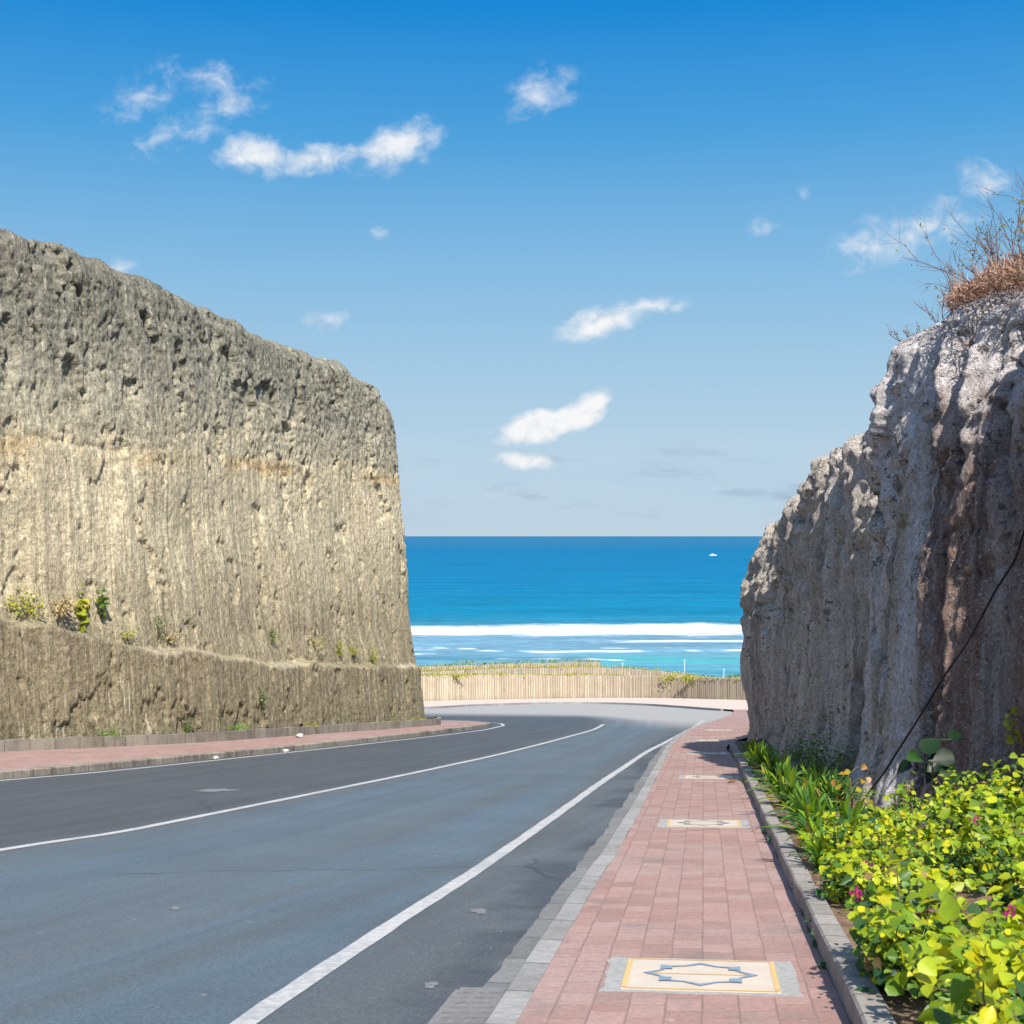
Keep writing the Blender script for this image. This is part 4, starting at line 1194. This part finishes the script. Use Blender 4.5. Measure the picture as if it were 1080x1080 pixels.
DARKG = np.array([(.035, .085, .03), (.05, .115, .03), (.07, .15, .03), (.11, .20, .03)])
MIDG = np.array([(.09, .18, .03), (.14, .26, .03), (.22, .33, .03), (.06, .12, .03)])
fine_shrub('dark_shrub', 5.62, 27.2, bed_z(0, 27.2), .45, .7, .55, 700, 'small dull green shrub behind the lilies, farthest along the cliff foot', 'shrub', 61, DARKG, .055)
fine_shrub('dark_shrub', 5.30, 24.6, bed_z(0, 24.6), .55, .8, .85, 1100, 'dark green fine-leaved shrub in the hollow beside the pale buttress', 'shrub', 62, DARKG, .055)
fine_shrub('fine_leaved_shrub', 4.95, 22.2, bed_z(0, 22.2), .45, .6, .72, 900, 'light green fine-leaved shrub directly left of the pale buttress foot', 'shrub', 63, MIDG, .055)
fine_shrub('climbing_sapling', 5.75, 25.6, bed_z(0, 25.6), .22, .3, 1.35, 260, 'thin wispy sapling climbing the grey rock above the dark green shrub', 'sapling', 64, MIDG, .055, stems=4)

# croton with yellow-orange leaves
def big_leaf(name, cx, cy, z0, h, lsz, n, label, cat, seed, pal, mat='leaf', spread=.28):
    r = np.random.default_rng(seed)
    root = empty(name, (cx, cy, z0))
    tag(root, label, cat)
    stem = np.array([[cx, cy, z0 - .05], [cx + .02, cy - .02, z0 + h * .5], [cx - .02, cy - .03, z0 + h]])
    paths = [(stem, np.array([.014, .011, .006]))]
    for i in range(n):
        t = .42 + .58 * (i + .5) / n
        a = i * 2.4 + r.uniform(-.3, .3)
        b = np.array([np.interp(t, [0, .5, 1], stem[:, k]) for k in range(3)])
        tipp = b + np.array([math.cos(a) * spread, math.sin(a) * spread * .8, .05 + r.uniform(-.04, .1)])
        paths.append((np.array([b, (b + tipp) / 2 + [0, 0, .03], tipp]), np.array([.005, .004, .003])))
        nrm = np.array([[math.cos(a) * .35, math.sin(a) * .35 - .75, .75]]) + r.normal(size=(1, 3)) * .25
        leaves('leaf', tipp[None], nrm, lsz * r.uniform(.75, 1.15), palette(pal, 1, r), M[mat], root, r)
    V, F = tube(paths, 5)
    mesh_obj('stem', V, F, M['stem'], root)
    return root
big_leaf('big_leaved_plant', 4.88, 16.55, bed_z(0, 16.55), .92, .26, 9, 'dark glossy big-leaved plant standing in front of the pale rock buttress', 'plant', 71, np.array([(.018, .055, .016), (.012, .035, .014), (.04, .11, .02)]))
big_leaf('yellow_leaved_plant', 3.78, 15.9, bed_z(0, 15.9), .62, .085, 9, 'small plant with yellow-orange leaves at the end of the lilies', 'plant', 72, np.array([(.44, .30, .03), (.42, .36, .03), (.36, .19, .04)]), spread=.2)
fine_shrub('rock_sprig', 5.66, 15.95, -2.28, .16, .12, .30, 26, 'yellow-leaved sprig growing from a crack in the brown rock', 'plant', 73, np.array([(.50, .42, .02), (.40, .38, .03)]), .085, stems=3, kind='heart')
fine_shrub('rock_sprig', 5.45, 16.6, -2.95, .12, .10, .32, 22, 'tiny green sprig on the rock just above the big dark-leaved plant', 'plant', 74, MIDG, .06, stems=3, kind='heart')

# plants on the ledge and at the foot of the left cliff
YG = np.array([(.42, .42, .02), (.34, .38, .025), (.50, .46, .04), (.26, .32, .03)])
STRAW = np.array([(.46, .36, .17), (.40, .30, .13), (.52, .43, .22)])
LEDGE = [
    ('ledge_shrub', -13.55, 39.05, -2.20, .9, .5, .75, 420, 'sprawling yellow-green shrub at the edge of the picture on the left cliff ledge', 'shrub', YG, .11, 12, 'leaf'),
    ('dry_grass_tuft', -12.75, 39.95, -2.20, .75, .5, .55, 420, 'straw-coloured grass tuft beside the sprawling shrub on the left cliff ledge', 'grass tuft', STRAW, .11, 14, 'dry'),
    ('ledge_sapling', -12.25, 40.65, -2.62, .24, .2, .95, 46, 'bright lime sapling with broad leaves on the ledge above the pale scar', 'sapling', YG, .22, 5, 'leaf'),
    ('ledge_sapling', -11.95, 41.35, -2.35, .22, .2, 1.0, 34, 'thin-stemmed sapling with a few dark lime leaves, right behind the bright one', 'sapling', MIDG, .17, 4, 'leaf'),
    ('ledge_weed', -11.35, 42.05, -3.02, .38, .25, .28, 110, 'low yellowish weed on the ledge below the saplings', 'weed', YG, .08, 7, 'leaf'),
    ('ledge_weed', -10.85, 43.35, -3.16, .38, .28, .80, 130, 'leggy olive weed standing midway along the left cliff ledge', 'weed', MIDG, .08, 6, 'leaf'),
    ('dry_grass_tuft', -10.55, 43.9, -3.32, .55, .3, .36, 240, 'dry straw tuft at the foot of the leggy olive weed', 'grass tuft', STRAW, .09, 10, 'dry'),
    ('ledge_weed', -8.52, 50.45, -3.75, .28, .22, .50, 110, 'compact green weed alone on the middle of the left cliff ledge', 'weed', MIDG, .08, 6, 'leaf'),
    ('ledge_weed', -7.36, 53.4, -4.12, .45, .25, .50, 120, 'pale straw-green weed, first of the ledge weeds near the cliff corner', 'weed', np.vstack([STRAW, YG]), .09, 7, 'leaf'),
    ('ledge_weed', -6.66, 55.2, -4.62, .28, .22, .58, 90, 'upright lime weed, second of the ledge weeds near the cliff corner', 'weed', YG, .10, 5, 'leaf'),
    ('ledge_weed', -6.24, 56.4, -4.75, .30, .22, .45, 90, 'bushy lime weed, third of the ledge weeds near the cliff corner', 'weed', YG, .10, 5, 'leaf'),
    ('ledge_weed', -5.62, 57.7, -5.20, .32, .22, .80, 110, 'trailing lime weed, last of the ledge weeds before the cliff corner', 'weed', YG, .10, 6, 'leaf'),
    ('crack_weed', -8.40, 48.0, -5.75, .20, .15, .65, 100, 'dark weed in a crack halfway up the lower face of the left cliff', 'weed', DARKG * 1.4, .08, 5, 'leaf'),
    ('crack_weed', -9.86, 43.40, -6.05, .22, .15, .50, 100, 'olive weed in a crack just above the low wall', 'weed', MIDG, .08, 5, 'leaf'),
    ('wall_weed', -11.35, 39.95, -5.66, .38, .2, .24, 180, 'bright green tuft behind the low wall, below the pale scar', 'weed', np.array([(.14, .32, .03), (.2, .38, .03)]), .07, 9, 'leaf'),
    ('wall_weed', -8.70, 45.75, -6.28, .40, .2, .26, 180, 'fresh green tuft behind the low wall, midway along it', 'weed', np.array([(.14, .32, .03), (.2, .38, .03)]), .07, 9, 'leaf'),
    ('wall_weed', -7.15, 50.3, -6.78, .36, .2, .22, 130, 'small yellow-green tuft behind the low wall, third from the near end', 'weed', YG, .07, 7, 'leaf'),
    ('wall_weed', -4.86, 57.75, -7.62, .45, .3, .24, 150, 'thin green tuft behind the low wall close to the cliff corner', 'weed', MIDG, .07, 8, 'leaf'),
    ('wall_weed', -3.98, 60.6, -7.92, .45, .3, .24, 150, 'last yellow-green tuft behind the low wall, at the cliff corner', 'weed', YG, .07, 8, 'leaf'),
]
for k, (nm, x, y, z, rx, ry, h, n, lab, cat, pal, sz, st, mt) in enumerate(LEDGE):
    fine_shrub(nm, x, y, z, rx, ry, h, n, lab, cat, 200 + k, pal, sz, 'plants on the left cliff', st, 'heart' if 'sapling' in nm else 'small', mt)

# green tufts in the joint between pavers and planter kerb
WE = [(1.88, 8.55), (1.98, 9.25), (2.05, 9.75), (2.16, 10.5), (2.30, 11.5), (2.78, 15.3), (2.90, 16.3), (4.10, 25.2)]
WN = ['nearest', 'second', 'third', 'fourth', 'fifth', 'sixth', 'seventh', 'farthest']
for k, (x, y) in enumerate(WE):
    fine_shrub('joint_weed', x, y, gz(x, y) - .005, .05, .08, .08 + .03 * (k % 3), 34, f'{WN[k]} tiny green weed in the joint at the foot of the planter kerb', 'weed', 300 + k, np.array([(.04, .13, .05), (.06, .17, .05)]), .035, 'weeds at the foot of the planter kerb', 6)

# dry scrub on the right cliff
def scrub(cx, cy, z0, h, spread, n, label, seed, leafn=120, lean=(-.5, -.1)):
    r = np.random.default_rng(seed)
    root = empty('dry_scrub', (cx, cy, z0))
    tag(root, label, 'shrub', 'bare scrub on the right cliff top')
    paths, tips = [], []
    def grow(p, d, L, rad, lev):
        k = 7
        P_ = [p]
        for i in range(k - 1):
            d = d + r.normal(size=3) * .13 + np.array([0, 0, .05])
            d = d / np.linalg.norm(d)
            P_.append(P_[-1] + d * L / (k - 1))
        P_ = np.array(P_)
        paths.append((P_, np.linspace(rad, rad * .45, k)))
        tips.append(P_)
        if lev < 2:
            for j in range(r.integers(2, 5)):
                i = r.integers(2, k - 1)
                nd = d + r.normal(size=3) * .55 + np.array([0, 0, .15])
                grow(P_[i], nd / np.linalg.norm(nd), L * r.uniform(.35, .65), rad * .55, lev + 1)
    for i in range(n):
        a = r.uniform(0, 2 * np.pi)
        d = np.array([math.cos(a) * spread + lean[0] * r.uniform(0, 1), math.sin(a) * spread + lean[1], r.uniform(.45, 1.1)])
        grow(np.array([cx + math.cos(a) * .15, cy + math.sin(a) * .15, z0 - .1]), d / np.linalg.norm(d), h * r.uniform(.5, 1.0), .010, 0)
    V, F = tube(paths, 5)
    mesh_obj('twigs', V, F, M['twig'], root)
    allp = np.vstack(tips)
    low = allp[allp[:, 2] < z0 + h * .75]
    q = low[r.choice(len(low), leafn)] + r.normal(size=(leafn, 3)) * .03
    leaves('leaves', q, r.normal(size=(leafn, 3)) + [0, -.5, .6], .055 * r.uniform(.5, 1.2, leafn), palette(np.array([(.20, .22, .03), (.36, .30, .04), (.10, .12, .03), (.25, .12, .05)]), leafn, r), M['leaf'], root, r, 'small')
    return root
scrub(6.75, 19.2, 3.2, 1.6, .55, 17, 'tall bare twiggy bush on the right cliff top, reaching over the edge', 81, 240, (-.7, -.1))
scrub(6.35, 20.6, 3.0, 1.0, .5, 6, 'smaller bare bush behind the tall one, leaning towards the road', 82, 70, (-.6, 0))
scrub(6.0, 20.9, 2.85, .5, .4, 4, 'little tangle of bare twigs on the rock shoulder below the bushes', 83, 30, (-.5, 0))
scrub(6.75, 17.6, 3.35, 1.3, .45, 7, 'bare bush with a few yellow leaves, nearest one on the right cliff top', 84, 150, (-.6, 0))

def thatch(cx, cy, z0, rx, ry, h, n, label, seed):
    r = np.random.default_rng(seed)
    a, q = r.uniform(0, 2 * np.pi, n), np.sqrt(r.uniform(0, 1, n))
    x, y = cx + np.cos(a) * q * rx, cy + np.sin(a) * q * ry
    P0 = np.column_stack([x, y, z0 + r.uniform(-.1, h, n) * (1 - q * q) - .12 * q])
    up = (r.uniform(size=(n, 1)) < .22)
    D = np.where(up, r.normal(size=(n, 3)) * [.35, .35, .2] + [-.15, -.05, 1.0], r.normal(size=(n, 3)) * [.7, .7, .4] + [-.35, -.2, .2])
    D /= np.linalg.norm(D, axis=1, keepdims=True)
    L = r.uniform(.08, .22, n) * np.where(up[:, 0], r.uniform(1.0, 2.4, n), 1)
    S_ = np.cross(D, r.normal(size=(n, 3)))
    S_ /= np.linalg.norm(S_, axis=1, keepdims=True)
    wd = r.uniform(.004, .010, n)[:, None]
    mid = P0 + D * L[:, None] * .5
    tip = P0 + D * L[:, None] + [0, 0, -.04]
    V = np.stack([P0 - S_ * wd, P0 + S_ * wd, mid + S_ * wd, tip, mid - S_ * wd], 1).reshape(-1, 3)
    F = (np.array([(0, 1, 2), (0, 2, 4), (4, 2, 3)])[None] + (np.arange(n) * 5)[:, None, None]).reshape(-1, 3)
    C = np.repeat(palette(np.array([(.44, .28, .20), (.36, .20, .14), (.52, .37, .27), (.24, .14, .10)]), n, r), 5, 0)
    return tag(mesh_obj('dry_grass_mat', V, F, M['dry'], None, col=C), label, 'dry grass', 'dry grass on the right cliff top')
thatch(6.75, 18.2, 3.22, 1.05, 1.8, .42, 6000, 'rusty brown mat of dry grass hanging over the right cliff top', 91)

# low hedges on the terraces
def hedge(pts, zf, wd, h, n, label, seed, pal, sz=.22):
    r = np.random.default_rng(seed)
    P, s = curve(pts, .25)
    N = normals2(P)
    i = r.integers(0, len(P), n)
    dens = fbm(s * .28, 3.3 + seed, 0, 4)[i]
    hh = h * np.clip(.55 + .9 * dens, .12, 1.5)
    o = r.uniform(-wd, wd, n)
    xy = P[i] + N[i] * o[:, None]
    z = zf(P[i][:, 0], P[i][:, 1]) + r.uniform(0, 1, n) * hh * (1 - (o / wd) ** 2 * .5)
    return tag(leaves('hedge', np.column_stack([xy, z]), np.array([0, -.5, .8]) + r.normal(size=(n, 3)) * .5, sz * r.uniform(.5, 1.2, n), palette(pal, n, r), M['leaf'], None, r, 'small'), label, 'hedge', 'creeping hedges on the terraced walls')
YH = np.array([(.42, .40, .03), (.34, .36, .03), (.22, .28, .03), (.50, .44, .10)])
off = lambda pts, d: [(x, y + d) for x, y in pts]
hedge(off(W1[1:12], .55), lambda x, y: G(y) + 2.15 - .012 * np.maximum(0, x), .45, .36, 6500, 'yellow-green creeping hedge along the top of the lowest ribbed wall', 1, YH)
hedge(off(W2[1:], .5), lambda x, y: np.interp(x, [-30, 0, 8, 12, 16, 18.5, 25], [-12.0, -12.42, -12.75, -13.05, -13.5, -13.9, -14.6]), .4, .32, 2600, 'thin yellow-green hedge along the top of the middle ribbed wall', 2, YH)
hedge(off(W3[1:], .5), lambda x, y: np.interp(x, [-30, 9], [-12.5, -12.9]), .4, .42, 1800, 'sparse olive hedge along the topmost ribbed wall', 3, np.vstack([YH, MIDG]))
hedge([(13, 147), (18, 149), (24, 147), (30, 142)], lambda x, y: -15.15 + 0 * x, .8, .95, 2600, 'dark green hedge behind the right end of the lowest wall', 4, DARKG, .3)
V_, F_ = None, None

# trailing plants hanging down the lowest wall
for k, (x, y, lab) in enumerate([(14.35, 130.2, 'yellow-green creeper hanging over the right part of the lowest ribbed wall'), (16.0, 128.3, 'smaller creeper hanging over the wall beside the larger one'), (-5.0, 122.1, 'lone bright tuft on the left part of the lowest ribbed wall')]):
    r = np.random.default_rng(400 + k)
    n = 110
    z = float(G(y)) + 2.3 - np.abs(r.normal(size=n)) * (.42 if k < 2 else .15)
    P3 = np.column_stack([x + r.normal(size=n) * .42, y - .10 - np.abs(r.normal(size=n)) * .10 + (.3 if k == 2 else 0), z])
    tag(leaves('creeper', P3, np.array([0, -.9, .4]) + r.normal(size=(n, 3)) * .4, .2, palette(YH, n, r), M['leaf'], None, r, 'small'), lab, 'creeper', 'creepers on the lowest ribbed wall')

# ---------------------------------------------------------------- posts behind the walls
def post(x, y, z0, h, label):
    root = empty('white_post', (x, y, z0))
    tag(root, label, 'post', 'white posts behind the terraces')
    V, F = tube([(np.array([[x, y, z0 - .2], [x, y, z0 + h * .5], [x, y, z0 + h]]), [.04, .037, .034])], 8)
    mesh_obj('shaft', V, F, M['white'], root)
    V, F = tube([(np.array([[x, y, z0 + h], [x, y, z0 + h + .04], [x, y, z0 + h + .10]]), [.075, .07, .01])], 8)
    mesh_obj('cap', V, F, M['white'], root)
    V, F = box(x - .16, x + .16, y - .16, y + .16, z0 - .2, z0 - .12)
    mesh_obj('base_plate', V, F, M['surround'], root)
post(17.35, 143, -14.9, 2.35, 'tallest thin white post, left of the other one by the dark hedge')
post(21.3, 143, -14.9, 1.0 + .4, 'short white post in front of the dark hedge near the right cliff')
post(11.35, 146, -14.9, 1.75, 'white post at the end of the topmost wall, beside the sloping tier')

# ---------------------------------------------------------------- boat far out on the sea
bt = empty('motor_boat', (353, 2500, -35))
tag(bt, 'small white motor boat alone near the horizon', 'boat')
st = np.linspace(-6.5, 6.5, 11)
hw = 1.7 * np.clip(1 - ((st - -1.5) / 8.2) ** 4, .02, 1) * np.clip((7.2 - st) / 3, .05, 1) ** .6
sheer = 1.35 + .05 * np.clip(st, 0, 9) ** 1.3
V = []
for s_x, b_, z_ in zip(st, hw, sheer):
    V += [(353 + s_x, 2500 - b_, -35 + z_), (353 + s_x, 2500 - b_ * .75, -35.1), (353 + s_x, 2500, -35.5), (353 + s_x, 2500 + b_ * .75, -35.1), (353 + s_x, 2500 + b_, -35 + z_), (353 + s_x, 2500, -35 + z_ - .05)]
F = [tuple(q) for q in grid_faces(11, 6)] + [(i * 6 + 5, i * 6, (i + 1) * 6, (i + 1) * 6 + 5) for i in range(10)] + [(0, 1, 2, 3, 4, 5), (65, 64, 63, 62, 61, 60)]
mesh_obj('hull', V, F, M['hull'], bt)
V, F = box(350.4, 354.6, 2498.9, 2501.1, -33.75, -31.9)
cb = mesh_obj('cabin', V, F, M['hull'], bt)
V, F = box(350.8, 354.3, 2498.86, 2498.895, -33.0, -32.2)
mesh_obj('window', V, F, M['darkglass'], cb)
V, F = tube([(np.array([[352, 2500, -31.95], [352, 2500, -30.8], [352, 2500, -29.6]]), [.06, .05, .04])], 6)
mesh_obj('mast', V, F, M['white'], bt)

# ---------------------------------------------------------------- cable, hoop, litter
cp = [(6.1, 14.6, 1.4), (5.78, 15.8, .25), (5.72, 16.15, -.26), (5.60, 16.5, -.66), (5.45, 16.9, -1.20), (5.20, 17.2, -1.74), (5.08, 17.55, -2.16), (4.92, 17.80, -2.56), (4.78, 18.2, -3.0), (4.70, 18.6, -3.30), (4.66, 18.9, -3.52)]
P, s = curve(cp, .12)
P = P + np.stack([fbm(s * .9, 1.0, 0, 2) * .02, fbm(s * .9, 4.0, 0, 2) * .02, fbm(s * .9, 7.0, 0, 2) * .02], 1)
V, F = tube([(P, .014)], 6)
tag(mesh_obj('cable', V, F, M['cable'], smooth=True), 'black cable hanging slantwise down the face of the right cliff', 'cable')
th = np.linspace(-.35, math.pi + .5, 18)
hoop = np.column_stack([5.62 + .22 * np.cos(th) * -1, 32.0 + .08 * np.cos(th), -4.93 + .34 * np.sin(th) + .0])
hoop = np.vstack([[hoop[0][0], hoop[0][1], -5.2], hoop])
V, F = tube([(hoop, .016)], 6)
tag(mesh_obj('wire_hoop', V, F, M['cable'], smooth=True), 'black wire hoop sticking up at the cliff foot behind the far lilies', 'hoop')

r = np.random.default_rng(5)
u, v_ = np.meshgrid(np.linspace(0, 2 * np.pi, 15), np.linspace(.05, np.pi - .05, 9), indexing='ij')
rr = 1 + fbm(np.cos(u) * np.sin(v_) * 1.8, np.sin(u) * np.sin(v_) * 1.8, np.cos(v_) * 1.8, 4, .7) * .55
bx_, by_ = 3.12, 14.35
Pb = np.stack([bx_ + .13 * rr * np.cos(u) * np.sin(v_), by_ + .32 * rr * np.sin(u) * np.sin(v_), bed_z(0, by_) + .07 + .085 * rr * np.cos(v_)], -1).reshape(-1, 3)
tag(mesh_obj('plastic_bag', Pb, grid_faces(15, 9)[:, ::-1], M['bluebag'], smooth=True), 'crumpled blue plastic bag lying among the lilies behind the kerb', 'bag')

LEAFS = [(4.02, 25.6, 'curled brown leaf on the pavers, farther of the two by the kerb'), (3.9, 24.9, 'curled brown leaf on the pavers, nearer of the two by the kerb')]
for k, (x, y, lab) in enumerate(LEAFS):
    r = np.random.default_rng(500 + k)
    tag(leaves('fallen_leaf', np.array([[x, y, gz(x, y) + .012]]), np.array([[.1, -.3, 1.0]]), .14, np.array([(.20, .10, .05)]), M['dry'], None, r), lab, 'fallen leaf', 'fallen leaves on the pavers')

# pale stones dropped along the left kerb
for k, (x, y, q, lab) in enumerate([(-7.35, 35.3, .08, 'pale stone in the gutter of the left kerb, nearer of two'), (-6.2, 39.0, .09, 'pale stone in the gutter of the left kerb, farther of two'), (-7.0, 46.9, .13, 'white lump of litter on the left pavement by the low wall')]):
    z0 = float(G(y)) + (.02 if k < 2 else .15)
    rr = 1 + fbm(np.cos(u) * np.sin(v_) * 1.3 + k, np.sin(u) * np.sin(v_) * 1.3, np.cos(v_) * 1.3, 4, .6) * .45
    Pb = np.stack([x + q * rr * np.cos(u) * np.sin(v_), y + q * rr * np.sin(u) * np.sin(v_), z0 + q * .55 * (rr * np.cos(v_) + .6)], -1).reshape(-1, 3)
    tag(mesh_obj('pale_stone', Pb, grid_faces(15, 9)[:, ::-1], M['pebble'], smooth=True), lab, 'stone')
